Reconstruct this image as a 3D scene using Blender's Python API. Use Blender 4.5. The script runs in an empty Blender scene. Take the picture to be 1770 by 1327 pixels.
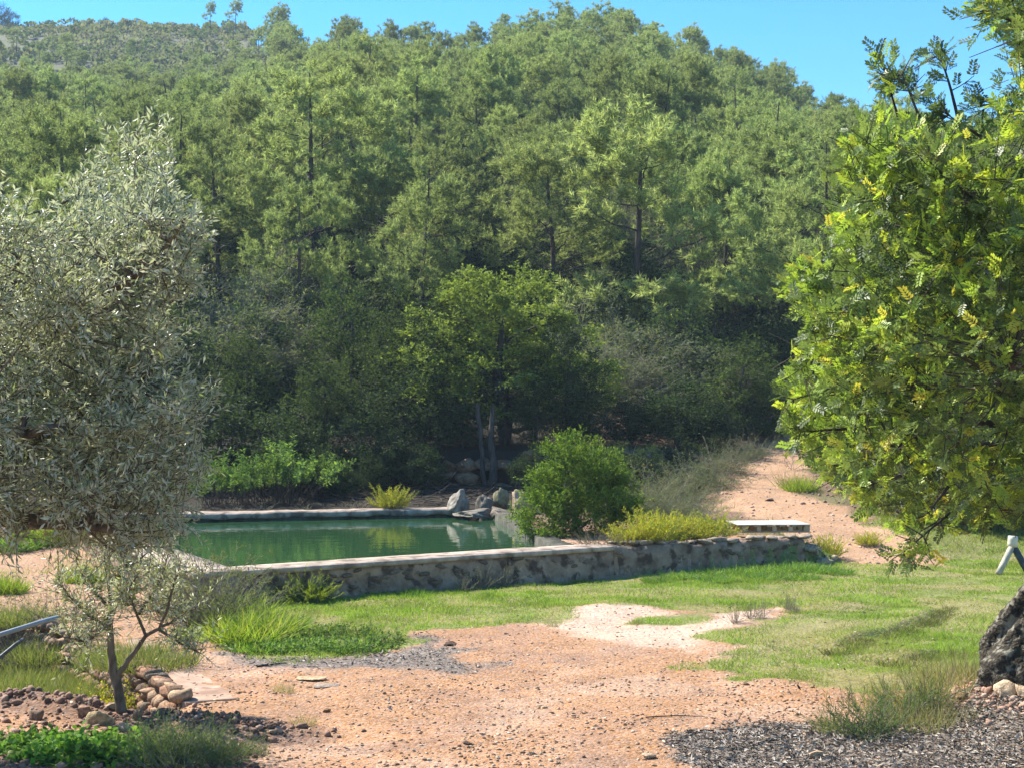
import bpy, math
import numpy as np
from mathutils import Vector, Matrix

scene = bpy.context.scene
# ------------------------------------------------------------------ camera
F = 2431.0            # focal length in pixels of the 1770 px wide photograph
HC = 2.30             # eye height above the lawn
HOR = 720.0
PITCH = math.atan((HOR - 663.5) / F)
cam_d = bpy.data.cameras.new('camera')
cam_d.sensor_width = 36.0
cam_d.lens = 36.0 * F / 1770.0
cam_d.clip_start = 0.1
cam_d.clip_end = 3000.0
cam = bpy.data.objects.new('camera', cam_d)
scene.collection.objects.link(cam)
cam.location = (0, 0, HC)
cam.rotation_euler = (math.radians(90) + PITCH, 0, 0)
scene.camera = cam

# ------------------------------------------------------------------ light
SUN_AZ = math.atan2(-0.80, 0.60)      # bearing of the sun seen from above, from +Y towards +X
SUN_EL = math.radians(46)
world = bpy.data.worlds.new('World')
scene.world = world
world.use_nodes = True
wn = world.node_tree
wn.nodes.clear()
wo = wn.nodes.new('ShaderNodeOutputWorld')
bg = wn.nodes.new('ShaderNodeBackground')
sky = wn.nodes.new('ShaderNodeTexSky')
sky.sky_type = 'NISHITA'
sky.sun_disc = False
sky.sun_elevation = SUN_EL
sky.sun_rotation = SUN_AZ
sky.altitude = 1500
sky.air_density = 1.0
sky.dust_density = 0.1
sky.ozone_density = 3.0
bg.inputs[1].default_value = 0.115
whs = wn.nodes.new('ShaderNodeHueSaturation')
whs.inputs['Saturation'].default_value = 1.34
whs.inputs['Hue'].default_value = .495
wn.links.new(sky.outputs[0], whs.inputs['Color'])
wn.links.new(whs.outputs[0], bg.inputs[0])
wn.links.new(bg.outputs[0], wo.inputs[0])
sd = bpy.data.lights.new('sun', 'SUN')
sd.energy = 5.0
sd.angle = math.radians(0.5)
sd.color = (1.0, 0.94, 0.84)
so = bpy.data.objects.new('sun', sd)
scene.collection.objects.link(so)
sdir = Vector((math.sin(SUN_AZ) * math.cos(SUN_EL), math.cos(SUN_AZ) * math.cos(SUN_EL), math.sin(SUN_EL)))
so.rotation_euler = (-sdir).to_track_quat('-Z', 'Y').to_euler()
so.location = sdir * 60
vs = scene.view_settings
scene.display_settings.display_device = 'sRGB'
vs.view_transform = 'Standard'
vs.look = 'None'
vs.exposure = 1.32
vs.gamma = 1.0
vs.use_curve_mapping = False
try:
    cy = scene.cycles
    cy.max_bounces = 6
    cy.diffuse_bounces = 3
    cy.glossy_bounces = 2
    cy.transmission_bounces = 4
    cy.volume_bounces = 0
    cy.transparent_max_bounces = 4
    cy.use_denoising = True
    cy.sample_clamp_indirect = 4.0
except Exception:
    pass

# ------------------------------------------------------------------ pixel helpers (photograph pixels -> world points)
cp, sp = math.cos(PITCH), math.sin(PITCH)
def ray(px, py):
    a = (px - 885.0) / F
    b = (663.5 - py) / F
    return np.array([a, cp - b * sp, sp + b * cp])
def at(px, py, d):
    r = ray(px, py)
    return np.array([0, 0, HC]) + r * (d / r[1])
def G(px, py, z=0.0):
    r = ray(px, py)
    return np.array([0, 0, HC]) + r * ((z - HC) / r[2])
def proj(P):
    P = np.asarray(P, float)
    X, Y, Z = P[..., 0], P[..., 1], P[..., 2] - HC
    dep = Y * cp + Z * sp
    up = -Y * sp + Z * cp
    return 885 + F * X / dep, 663.5 - F * up / dep

# ------------------------------------------------------------------ noise / polygons
def vnoise(x, y, seed=0):
    x = np.asarray(x, float); y = np.asarray(y, float)
    xi = np.floor(x).astype(np.int64); yi = np.floor(y).astype(np.int64)
    fx = x - xi; fy = y - yi
    fx = fx * fx * (3 - 2 * fx); fy = fy * fy * (3 - 2 * fy)
    def h(a, b):
        n = (a * 374761393 + b * 668265263 + seed * 974634777) & 0xffffffff
        n = ((n ^ (n >> 13)) * 1274126177) & 0xffffffff
        n = n ^ (n >> 16)
        return (n & 0xffff) / 65535.0
    a = h(xi, yi); b = h(xi + 1, yi); c = h(xi, yi + 1); d = h(xi + 1, yi + 1)
    return (a * (1 - fx) + b * fx) * (1 - fy) + (c * (1 - fx) + d * fx) * fy - 0.5
def fbm(x, y, seed=0, oct=4, gain=0.5):
    s = 0; a = 1.0; f = 1.0
    for i in range(oct):
        s = s + a * vnoise(x * f, y * f, seed + i * 17)
        a *= gain; f *= 2.03
    return s
def sstep(a, b, x):
    t = np.clip((np.asarray(x, float) - a) / (b - a), 0, 1)
    return t * t * (3 - 2 * t)
def sdpoly(x, y, poly):
    """signed distance, positive inside"""
    x = np.asarray(x, float); y = np.asarray(y, float)
    d = np.full(x.shape, 1e9); ins = np.zeros(x.shape, bool)
    n = len(poly)
    for i in range(n):
        x0, y0 = poly[i][:2]; x1, y1 = poly[(i + 1) % n][:2]
        ex, ey = x1 - x0, y1 - y0
        L = ex * ex + ey * ey + 1e-12
        t = np.clip(((x - x0) * ex + (y - y0) * ey) / L, 0, 1)
        dd = (x - x0 - t * ex) ** 2 + (y - y0 - t * ey) ** 2
        d = np.minimum(d, dd)
        c = ((y0 > y) != (y1 > y)) & (x < ex * (y - y0) / (ey if abs(ey) > 1e-12 else 1e-12) + x0)
        ins ^= c
    return np.where(ins, 1, -1) * np.sqrt(d)
def sdline(x, y, pts):
    """distance to an open polyline, and the signed side of it (positive to its left)"""
    x = np.asarray(x, float); y = np.asarray(y, float)
    best = np.full(x.shape, 1e9); side = np.zeros(x.shape); par = np.zeros(x.shape)
    for i in range(len(pts) - 1):
        x0, y0 = pts[i][:2]; x1, y1 = pts[i + 1][:2]
        ex, ey = x1 - x0, y1 - y0
        t = np.clip(((x - x0) * ex + (y - y0) * ey) / (ex * ex + ey * ey), 0, 1)
        dd = (x - x0 - t * ex) ** 2 + (y - y0 - t * ey) ** 2
        m = dd < best
        best = np.where(m, dd, best)
        side = np.where(m, np.sign(ex * (y - y0) - ey * (x - x0)), side)
        par = np.where(m, i + t, par)
    return np.sqrt(best), side, par
def GP(pts, z=0.0):
    return [tuple(G(a, b, z)[:2]) for a, b in pts]

# ------------------------------------------------------------------ the reservoir outline (outer top edge, z about 0.42)
WT = 0.42
FRONT = [tuple(G(a, b, WT)[:2]) for a, b in [(350, 991), (600, 974), (820, 959), (1060, 944), (1190, 938), (1300, 933), (1392, 931)]]
FAR_L = tuple(G(95, 893, WT)[:2]); FAR_R = tuple(G(880, 880, WT)[:2])
IN_R0 = tuple(G(885, 884, WT)[:2]); IN_R1 = tuple(G(1010, 946, WT)[:2])
POND = [FRONT[0], FRONT[1], FRONT[2], IN_R1, IN_R0, FAR_L]
PONDH = [POND[0], POND[1], POND[2], POND[3], (FAR_R[0] + .3, FAR_R[1] + .55), (FAR_L[0], FAR_L[1] + .55)]
PONDIN = [(FRONT[0][0] + .05, FRONT[0][1] + .3), (FRONT[1][0], FRONT[1][1] + .3), (FRONT[2][0], FRONT[2][1] + .3), IN_R1, IN_R0, (FAR_R[0], FAR_R[1] + .1), FAR_L]
BANK = [(FRONT[3][0] - .6, FRONT[3][1] - .2), (FRONT[3][0], FRONT[3][1] + .25), (FRONT[4][0], FRONT[4][1] + .25), (FRONT[5][0], FRONT[5][1] + .25), (FRONT[6][0] - .1, FRONT[6][1] + .2),
        (4.4, 24.2), (3.7, 27.0), (3.4, 29.5), (-.2, 30), IN_R0, IN_R1]
RW = [tuple(G(a, b)[:2]) for a, b in [(60, 1075), (100, 1087), (180, 1112), (238, 1147), (300, 1190), (328, 1210)]]   # retaining wall top line
DEP = RW + GP([(300, 1225), (200, 1222), (60, 1205), (-80, 1190), (-400, 1150), (-300, 1085), (0, 1078)])
LEDGE = GP([(1445, 1128), (1500, 1106), (1548, 1096), (1600, 1075), (1630, 1050)])
LEDGE2 = GP([(1555, 1146), (1590, 1136), (1640, 1128)])
BERM = GP([(-60, 1190), (60, 1205), (210, 1232), (350, 1250), (490, 1262)])

def ridge(x, y):
    u = x / np.maximum(y, 1)
    px = 885 + F * u
    Yr = 150 + 90 * (1 - sstep(380, 560, px))
    Zr = np.interp(px, [-400, 0, 380, 470, 600, 800, 950, 1100, 1200, 1300, 1400, 1500, 1700, 2200],
                   [33, 33, 33, 35, 38.5, 37, 40.6, 39, 36.4, 34.0, 31.2, 29.0, 26.0, 20])
    return Yr, (Zr - 2.5) / 108.0

def zg(x, y, fine=True):
    x = np.asarray(x, float); y = np.asarray(y, float)
    rt = np.interp(y, [0, 22.5, 24.5, 27, 30, 34, 36, 42], [0, 0, .17, .42, .72, 1.2, 1.42, 2.5])
    # behind the pond: bank, then a terrace
    ter = sstep(33.2, 33.6, y + .25 * np.sin(x * .9)) * .75
    bk = np.interp(y, [0, 22, 28.5, 31, 33, 36, 42], [0.0, .05, .38, .5, .7, .9, 1.75]) + ter
    w = sstep(3.0, 5.5, x)
    z = bk * (1 - w) + rt * w
    lf = np.interp(y, [0, 17, 21, 26, 31, 36, 42], [0, 0, .1, .3, .5, 1.2, 2.5])
    wl = 1 - sstep(-11, -8, x)
    z = z * (1 - wl) + lf * wl
    front = np.maximum(0, np.minimum(1, 1))
    # ground on the camera side of the front wall stays at 0
    d, s, p = sdline(x, y, [(-6.2, 15.6)] + FRONT + [(7, 22.9), (12, 23)])
    z = np.where((s < 0) & (y < 23.2), np.minimum(z, 0.0), z)
    # filled bank behind the rough end of the wall
    b = sdpoly(x, y, BANK)
    z = np.where(b > -0.9, np.maximum(z, 0.36 * sstep(-.9, .1, b) * np.where((s < 0), 0, 1)), z)
    # pond bed
    q = sdpoly(x, y, PONDH)
    z = np.where(q > 0.1, -0.7, z)
    # hill
    Yr, k = ridge(x, y)
    hz = 2.5 + k * (np.minimum(y, 150) - 42) + .405 * np.maximum(y - 150, 0)
    hz = np.where(y > Yr, 2.5 + k * 108 + .405 * (Yr - 150) - .22 * (y - Yr), hz)
    hill = sstep(40, 46, y)
    z = np.where(y > 40, z * (1 - hill) + np.maximum(hz, z * 0 - 5) * hill, z)
    z = z + np.where(y > 44, fbm(x * .06, y * .06, 5, 3) * 1.6 * sstep(44, 70, y), 0)
    # left sunken bed behind the retaining wall
    q = sdpoly(x, y, DEP)
    z = z - .42 * sstep(0.0, .22, q)
    d, s, p = sdline(x, y, BERM)
    z = z + .10 * np.exp(-(d / .22) ** 2) * (0.7 + fbm(x * 3, y * 3, 9, 2)) * (1 - sstep(3.2, 4.0, p) * .6)
    # ground lifts slightly towards the viewer on the left, and round the old trunk
    z = z + .10 * sstep(10.4, 9.2, y) * sstep(-.8, -2.2, x) 
    m = np.exp(-(((x - 4.15) / .75) ** 2 + ((y - 11.1) / .8) ** 2))
    z = z + .22 * m
    # wheel-rut ledges in the lawn
    d, s, p = sdline(x, y, LEDGE)
    z = z + .07 * np.where(s > 0, sstep(0, .12, d) * np.exp(-d / .8), -np.exp(-(d / .4) ** 2) * .0) * (d < 3.5) * sstep(0, .4, p) * sstep(4.0, 3.6, p)
    d, s, p = sdline(x, y, LEDGE2)
    z = z + .05 * np.where(s > 0, sstep(0, .1, d) * np.exp(-d / .5), 0) * (d < 2.5) * sstep(0, .3, p) * sstep(2.0, 1.7, p)
    if fine:
        near = sstep(44, 30, y)
        z = z + near * (fbm(x * .7, y * .7, 3, 3) * .06 + fbm(x * 4, y * 4, 4, 3) * .018)
    return z
def gz(x, y):
    return float(zg(np.array([x]), np.array([y]))[0])

# ------------------------------------------------------------------ scene bookkeeping
COL = scene.collection
def tag(o, label=None, cat=None, group=None, kind=None):
    if label: o['label'] = label
    if cat: o['category'] = cat
    if group: o['group'] = group
    if kind: o['kind'] = kind
    return o
def thing(name, label, cat, loc=(0, 0, 0), rz=0, group=None):
    o = bpy.data.objects.new(name, None)
    o.empty_display_size = .2
    COL.objects.link(o)
    o.location = loc
    o.rotation_euler = (0, 0, rz)
    return tag(o, label, cat, group)
def mesh(name, V, T, mat, col=None, smooth=False, Q=None):
    V = np.asarray(V, np.float32).reshape(-1, 3)
    me = bpy.data.meshes.new(name)
    T = np.asarray(T, np.int32).reshape(-1, 3) if T is not None and len(T) else np.zeros((0, 3), np.int32)
    Q = np.asarray(Q, np.int32).reshape(-1, 4) if Q is not None and len(Q) else np.zeros((0, 4), np.int32)
    nl = T.size + Q.size
    me.vertices.add(len(V)); me.vertices.foreach_set('co', V.ravel())
    me.loops.add(nl); me.loops.foreach_set('vertex_index', np.concatenate([T.ravel(), Q.ravel()]))
    me.polygons.add(len(T) + len(Q))
    st = np.concatenate([np.arange(len(T)) * 3, T.size + np.arange(len(Q)) * 4]).astype(np.int32)
    me.polygons.foreach_set('loop_start', st)
    if smooth:
        me.polygons.foreach_set('use_smooth', np.ones(len(T) + len(Q), bool))
    if col is not None:
        a = me.color_attributes.new('col', 'FLOAT_COLOR', 'POINT')
        c = np.ones((len(V), 4), np.float32); c[:, :3] = col
        a.data.foreach_set('color', c.ravel())
    me.update(calc_edges=True)
    me.validate()
    if mat: me.materials.append(mat)
    return me
def obj(name, me, parent=None, loc=None):
    o = bpy.data.objects.new(name, me)
    COL.objects.link(o)
    if parent: o.parent = parent
    if loc is not None: o.location = loc
    return o
def copy_thing(root, loc, rz, scale=None, label=None, group=None):
    r = root.copy(); COL.objects.link(r)
    r.location = loc; r.rotation_euler = (0, 0, rz)
    if scale is not None: r.scale = scale
    if label: r['label'] = label
    if group: r['group'] = group
    for ch in list(root.children):
        c = ch.copy(); COL.objects.link(c); c.parent = r
        for g in ch.children:
            d = g.copy(); COL.objects.link(d); d.parent = c
    return r

# ------------------------------------------------------------------ materials
def nodes(m):
    m.use_nodes = True
    nt = m.node_tree; nt.nodes.clear()
    return nt, nt.nodes, nt.links
def leaf_mat(name, trans=.35, rough=.5, spec=.3, rnd=.3, under=None, tgain=(1.15, 1.25, .6)):
    m = bpy.data.materials.new(name)
    nt, N, L = nodes(m)
    out = N.new('ShaderNodeOutputMaterial')
    at_ = N.new('ShaderNodeAttribute'); at_.attribute_name = 'col'
    oi = N.new('ShaderNodeObjectInfo')
    mr = N.new('ShaderNodeMapRange'); mr.inputs[3].default_value = 1 - rnd; mr.inputs[4].default_value = 1 + rnd
    L.new(oi.outputs['Random'], mr.inputs[0])
    hs = N.new('ShaderNodeHueSaturation')
    L.new(at_.outputs['Color'], hs.inputs['Color']); L.new(mr.outputs[0], hs.inputs['Value'])
    mh = N.new('ShaderNodeMath'); mh.operation = 'MULTIPLY_ADD'; mh.inputs[1].default_value = 7.13; mh.inputs[2].default_value = 0
    fr = N.new('ShaderNodeMath'); fr.operation = 'FRACT'
    L.new(oi.outputs['Random'], mh.inputs[0]); L.new(mh.outputs[0], fr.inputs[0])
    m2 = N.new('ShaderNodeMapRange'); m2.inputs[3].default_value = .5 - .045 * rnd; m2.inputs[4].default_value = .5 + .035 * rnd
    L.new(fr.outputs[0], m2.inputs[0]); L.new(m2.outputs[0], hs.inputs['Hue'])
    src = hs.outputs[0]
    if under:
        ge = N.new('ShaderNodeNewGeometry')
        mx = N.new('ShaderNodeMix'); mx.data_type = 'RGBA'
        L.new(ge.outputs['Backfacing'], mx.inputs[0]); L.new(src, mx.inputs[6]); mx.inputs[7].default_value = (*under, 1)
        src = mx.outputs[2]
    p = N.new('ShaderNodeBsdfPrincipled')
    p.inputs['Roughness'].default_value = rough
    p.inputs['Specular IOR Level'].default_value = spec
    L.new(src, p.inputs['Base Color'])
    t = N.new('ShaderNodeBsdfTranslucent')
    g = N.new('ShaderNodeMix'); g.data_type = 'RGBA'; g.blend_type = 'MULTIPLY'; g.inputs[0].default_value = 1
    L.new(src, g.inputs[6]); g.inputs[7].default_value = (*tgain, 1)
    g.clamp_result = False
    L.new(g.outputs[2], t.inputs[0])
    mix = N.new('ShaderNodeMixShader'); mix.inputs[0].default_value = trans
    L.new(p.outputs[0], mix.inputs[1]); L.new(t.outputs[0], mix.inputs[2]); L.new(mix.outputs[0], out.inputs[0])
    return m
def solid_mat(name, c1, c2, scale=8, rough=.85, bump=.4, bscale=None, attr=False, detail=6, stretch=None, spec=.2, c3=None, c3s=3, bdist=.01, rnd=.12):
    m = bpy.data.materials.new(name)
    nt, N, L = nodes(m)
    out = N.new('ShaderNodeOutputMaterial'); p = N.new('ShaderNodeBsdfPrincipled')
    p.inputs['Roughness'].default_value = rough; p.inputs['Specular IOR Level'].default_value = spec
    L.new(p.outputs[0], out.inputs[0])
    tc = N.new('ShaderNodeTexCoord'); mp = N.new('ShaderNodeMapping'); L.new(tc.outputs['Object'], mp.inputs[0])
    if stretch: mp.inputs['Scale'].default_value = stretch
    n = N.new('ShaderNodeTexNoise'); n.inputs['Scale'].default_value = scale; n.inputs['Detail'].default_value = detail; n.inputs['Roughness'].default_value = .62
    L.new(mp.outputs[0], n.inputs['Vector'])
    r = N.new('ShaderNodeValToRGB'); r.color_ramp.elements[0].position = .38; r.color_ramp.elements[1].position = .64
    r.color_ramp.elements[0].color = (*c1, 1); r.color_ramp.elements[1].color = (*c2, 1)
    L.new(n.outputs[0], r.inputs[0])
    c = r.outputs[0]
    if c3:
        n3 = N.new('ShaderNodeTexNoise'); n3.inputs['Scale'].default_value = c3s; n3.inputs['Detail'].default_value = 5
        L.new(mp.outputs[0], n3.inputs['Vector'])
        r3 = N.new('ShaderNodeValToRGB'); r3.color_ramp.elements[0].position = .52; r3.color_ramp.elements[1].position = .62
        L.new(n3.outputs[0], r3.inputs[0])
        mx = N.new('ShaderNodeMix'); mx.data_type = 'RGBA'; L.new(r3.outputs[0], mx.inputs[0]); L.new(c, mx.inputs[6]); mx.inputs[7].default_value = (*c3, 1)
        c = mx.outputs[2]
    if attr:
        a = N.new('ShaderNodeAttribute'); a.attribute_name = 'col'
        mu = N.new('ShaderNodeMix'); mu.data_type = 'RGBA'; mu.blend_type = 'MULTIPLY'; mu.inputs[0].default_value = 1; mu.clamp_result = False
        L.new(c, mu.inputs[6]); L.new(a.outputs['Color'], mu.inputs[7]); c = mu.outputs[2]
    oi = N.new('ShaderNodeObjectInfo'); mr = N.new('ShaderNodeMapRange'); mr.inputs[3].default_value = 1 - rnd; mr.inputs[4].default_value = 1 + rnd
    L.new(oi.outputs['Random'], mr.inputs[0])
    hs = N.new('ShaderNodeHueSaturation'); L.new(c, hs.inputs['Color']); L.new(mr.outputs[0], hs.inputs['Value'])
    L.new(hs.outputs[0], p.inputs['Base Color'])
    b = N.new('ShaderNodeTexNoise'); b.inputs['Scale'].default_value = bscale or scale * 3; b.inputs['Detail'].default_value = 5
    L.new(mp.outputs[0], b.inputs['Vector'])
    bu = N.new('ShaderNodeBump'); bu.inputs['Strength'].default_value = bump; bu.inputs['Distance'].default_value = bdist
    L.new(b.outputs[0], bu.inputs['Height']); L.new(bu.outputs[0], p.inputs['Normal'])
    return m

M = {}
M['pine'] = leaf_mat('pine_needles', .5, .6, .15, .25, tgain=(1.08, 1.15, .8))
M['olive'] = leaf_mat('olive_leaf', .35, .4, .5, .05, under=(.46, .49, .37), tgain=(1.1, 1.1, .75))
M['carob'] = leaf_mat('carob_leaf', .42, .45, .35, .05, tgain=(1.1, 1.15, .75))
M['leaf'] = leaf_mat('shrub_leaf', .36, .7, .08, .22)
M['grass'] = leaf_mat('grass_blade', .4, .6, .2, .1)
M['bark'] = solid_mat('bark', (.03, .025, .02), (.10, .08, .065), 9, stretch=(1, 1, .3), bump=.8)
M['olive_bark'] = solid_mat('olive_bark', (.07, .055, .04), (.19, .16, .12), 14, stretch=(1, 1, .4), bump=.8)
M['grey_twig'] = solid_mat('grey_twig', (.15, .13, .10), (.28, .25, .2), 10)
M['old_bark'] = solid_mat('old_bark', (.028, .024, .018), (.10, .082, .06), 14, c3=(.27, .25, .20), c3s=14, bump=1, bdist=.04)
M['rock'] = solid_mat('limestone', (.17, .14, .11), (.36, .31, .25), 5, attr=True, bump=.7, bdist=.02)
M['pebble'] = solid_mat('gravel_stone', (.75, .75, .75), (1.1, 1.1, 1.1), 30, attr=True, bump=.3)
M['chips'] = solid_mat('wood_chips', (.8, .8, .8), (1.1, 1.1, 1.1), 40, attr=True, bump=.2)
M['coping'] = solid_mat('concrete_coping', (.25, .19, .145), (.45, .36, .28), 5, bump=.7, c3=(.16, .12, .09), c3s=4)
M['mortar'] = solid_mat('lime_render', (.19, .125, .085), (.35, .25, .18), 4.2, bump=.9, c3=(.085, .055, .04), c3s=5, bdist=.03)
M['wallstone'] = solid_mat('wall_stone', (.12, .085, .06), (.27, .20, .145), 9, bump=.8, rnd=.35)
M['dark_face'] = solid_mat('dark_wall', (.03, .03, .022), (.10, .095, .07), 5, bump=.7, bdist=.02)  # pond wall faces in a darker tone than the lime render
M['path'] = solid_mat('concrete_slab', (.32, .205, .14), (.47, .325, .235), 4, bump=.7, c3=(.28, .17, .115), c3s=3)
M['wood'] = solid_mat('pallet_wood', (.28, .2, .13), (.45, .36, .25), 12, stretch=(.15, 1, 1), bump=.3)
M['board'] = solid_mat('weathered_board', (.38, .36, .32), (.52, .50, .45), 6, bump=.1)
M['post'] = solid_mat('old_post', (.3, .27, .2), (.44, .40, .31), 12, stretch=(1, 1, .2), bump=.3)
M['dark_post'] = solid_mat('dark_metal', (.05, .055, .055), (.09, .095, .09), 12, rough=.5)
M['white_cap'] = solid_mat('white_cap', (.55, .52, .40), (.66, .62, .50), 6, bump=.05, rough=.5)
M['pipe'] = solid_mat('grey_pipe', (.20, .23, .25), (.28, .31, .33), 6, bump=.05, rough=.4, spec=.5)

# ------------------------------------------------------------------ vectorised geometry
class MB:
    def __init__(s): s.V = []; s.T = []; s.C = []; s.n = 0
    def add(s, V, T, C=None):
        V = np.asarray(V, float).reshape(-1, 3); T = np.asarray(T, np.int64).reshape(-1, 3)
        s.V.append(V); s.T.append(T + s.n); s.n += len(V)
        c = np.ones((len(V), 3))
        if C is not None: c[:] = C
        s.C.append(c)
    def me(s, name, mat, smooth=False, col=True):
        return mesh(name, np.concatenate(s.V), np.concatenate(s.T), mat, np.concatenate(s.C) if col else None, smooth)
def unit(v): return v / np.maximum(np.linalg.norm(v, axis=-1, keepdims=True), 1e-9)
def rdirs(n, rng): return unit(rng.normal(size=(n, 3)))
def put(tv, tf, P, D, Nn, S, col=None):
    """place a template (x along D, z along the normal) at N spots; S scalar or (N,) or (N,3)"""
    tv = np.asarray(tv, float); tf = np.asarray(tf)
    N = len(P); D = unit(D); Nn = Nn - (Nn * D).sum(1, keepdims=True) * D; Nn = unit(Nn); B = np.cross(Nn, D)
    S = np.broadcast_to(np.asarray(S, float).reshape(N, -1) if np.ndim(S) else np.full((N, 1), S), (N, 3))
    v = P[:, None] + (tv[None, :, 0:1] * S[:, None, 0:1]) * D[:, None] + (tv[None, :, 1:2] * S[:, None, 1:2]) * B[:, None] + (tv[None, :, 2:3] * S[:, None, 2:3]) * Nn[:, None]
    f = tf[None] + (np.arange(N) * len(tv))[:, None, None]
    c = None if col is None else np.repeat(col, len(tv), axis=0)
    return v.reshape(-1, 3), f.reshape(-1, 3), c
def tubes(P, R, sides=4):
    """P (T,n,3), R (T,n)"""
    Tn, n = P.shape[:2]
    tan = np.gradient(P, axis=1); tan = unit(tan)
    ref = np.where(np.abs(tan[..., 2:3]) > .9, np.array([1., 0, 0]), np.array([0, 0, 1.]))
    a = unit(np.cross(tan, ref)); b = np.cross(tan, a)
    th = np.arange(sides) * 2 * math.pi / sides
    v = P[:, :, None] + R[:, :, None, None] * (np.cos(th)[None, None, :, None] * a[:, :, None] + np.sin(th)[None, None, :, None] * b[:, :, None])
    i = np.arange(n - 1)[:, None]; j = np.arange(sides)[None]
    A = i * sides + j; B_ = i * sides + (j + 1) % sides; C = A + sides; D_ = B_ + sides
    f = np.concatenate([np.stack([A, B_, D_], -1).reshape(-1, 3), np.stack([A, D_, C], -1).reshape(-1, 3)])
    f = f[None] + (np.arange(Tn) * n * sides)[:, None, None]
    return v.reshape(-1, 3), f.reshape(-1, 3)
def bez(P0, P1, P2, n=6):
    t = np.linspace(0, 1, n)[None, :, None]
    return P0[:, None] * (1 - t) ** 2 + P1[:, None] * 2 * t * (1 - t) + P2[:, None] * t * t
def curves(P, D, L, droop, curl, n, rng):
    t = np.linspace(0, 1, n)[None, :, None]
    K = rng.normal(size=P.shape) * curl
    K[:, 2] -= droop
    L = np.asarray(L).reshape(-1, 1, 1)
    return P[:, None] + D[:, None] * L * t + K[:, None] * L * t * t
def along(C, k, t0, t1, rng):
    """k points along each curve: positions, tangents"""
    T_, n = C.shape[:2]
    t = (np.linspace(t0, t1, k)[None] + rng.uniform(-.4, .4, (T_, k)) * (t1 - t0) / k).clip(0, .999) * (n - 1)
    i = t.astype(int); f = (t - i)[..., None]
    r = np.arange(T_)[:, None]
    p = C[r, i] * (1 - f) + C[r, np.minimum(i + 1, n - 1)] * f
    tan = unit(C[r, np.minimum(i + 1, n - 1)] - C[r, i] + 1e-9)
    return p, tan
def pal(n, cols, w, rng, var=.15):
    cols = np.array(cols, float); w = np.array(w, float) / np.sum(w)
    c = cols[rng.choice(len(cols), n, p=w)]
    return c * (1 + rng.uniform(-var, var, (n, 1)))

LEAF = ([(0, 0, 0), (.45, .5, .08), (.45, -.5, .08), (1, 0, 0)], [(0, 2, 3), (0, 3, 1)])
OVAL = ([(0, 0, 0), (.3, .42, .05), (.3, -.42, .05), (.75, .42, .05), (.75, -.42, .05), (1, 0, 0)], [(0, 2, 1), (1, 2, 4), (1, 4, 3), (3, 4, 5)])
NEEDLE = ([(0, -.5, 0), (0, .5, 0), (1, 0, 0)], [(0, 1, 2)])

def leaves_on(mb, C, k, t0, t1, size, width, tmpl, cols, w, rng, spread=.9, upn=.6, var=.15, alt=True, twigcol=None):
    p, tan = along(C, k, t0, t1, rng)
    n = p.shape[0] * k
    p = p.reshape(-1, 3); tan = tan.reshape(-1, 3)
    side = unit(np.cross(tan, rdirs(n, rng)))
    d = unit(tan * (1.1 - spread * .6) + side * spread)
    nn = np.array([0, 0, 1.]) * upn + rng.normal(size=(n, 3)) * (1 - upn) * .8
    L = size * rng.uniform(.7, 1.25, n)
    S = np.stack([L, L * width, L], 1)
    c = pal(n, cols, w, rng, var)
    mb.add(*put(*tmpl, p, d, nn, S, c))

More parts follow.
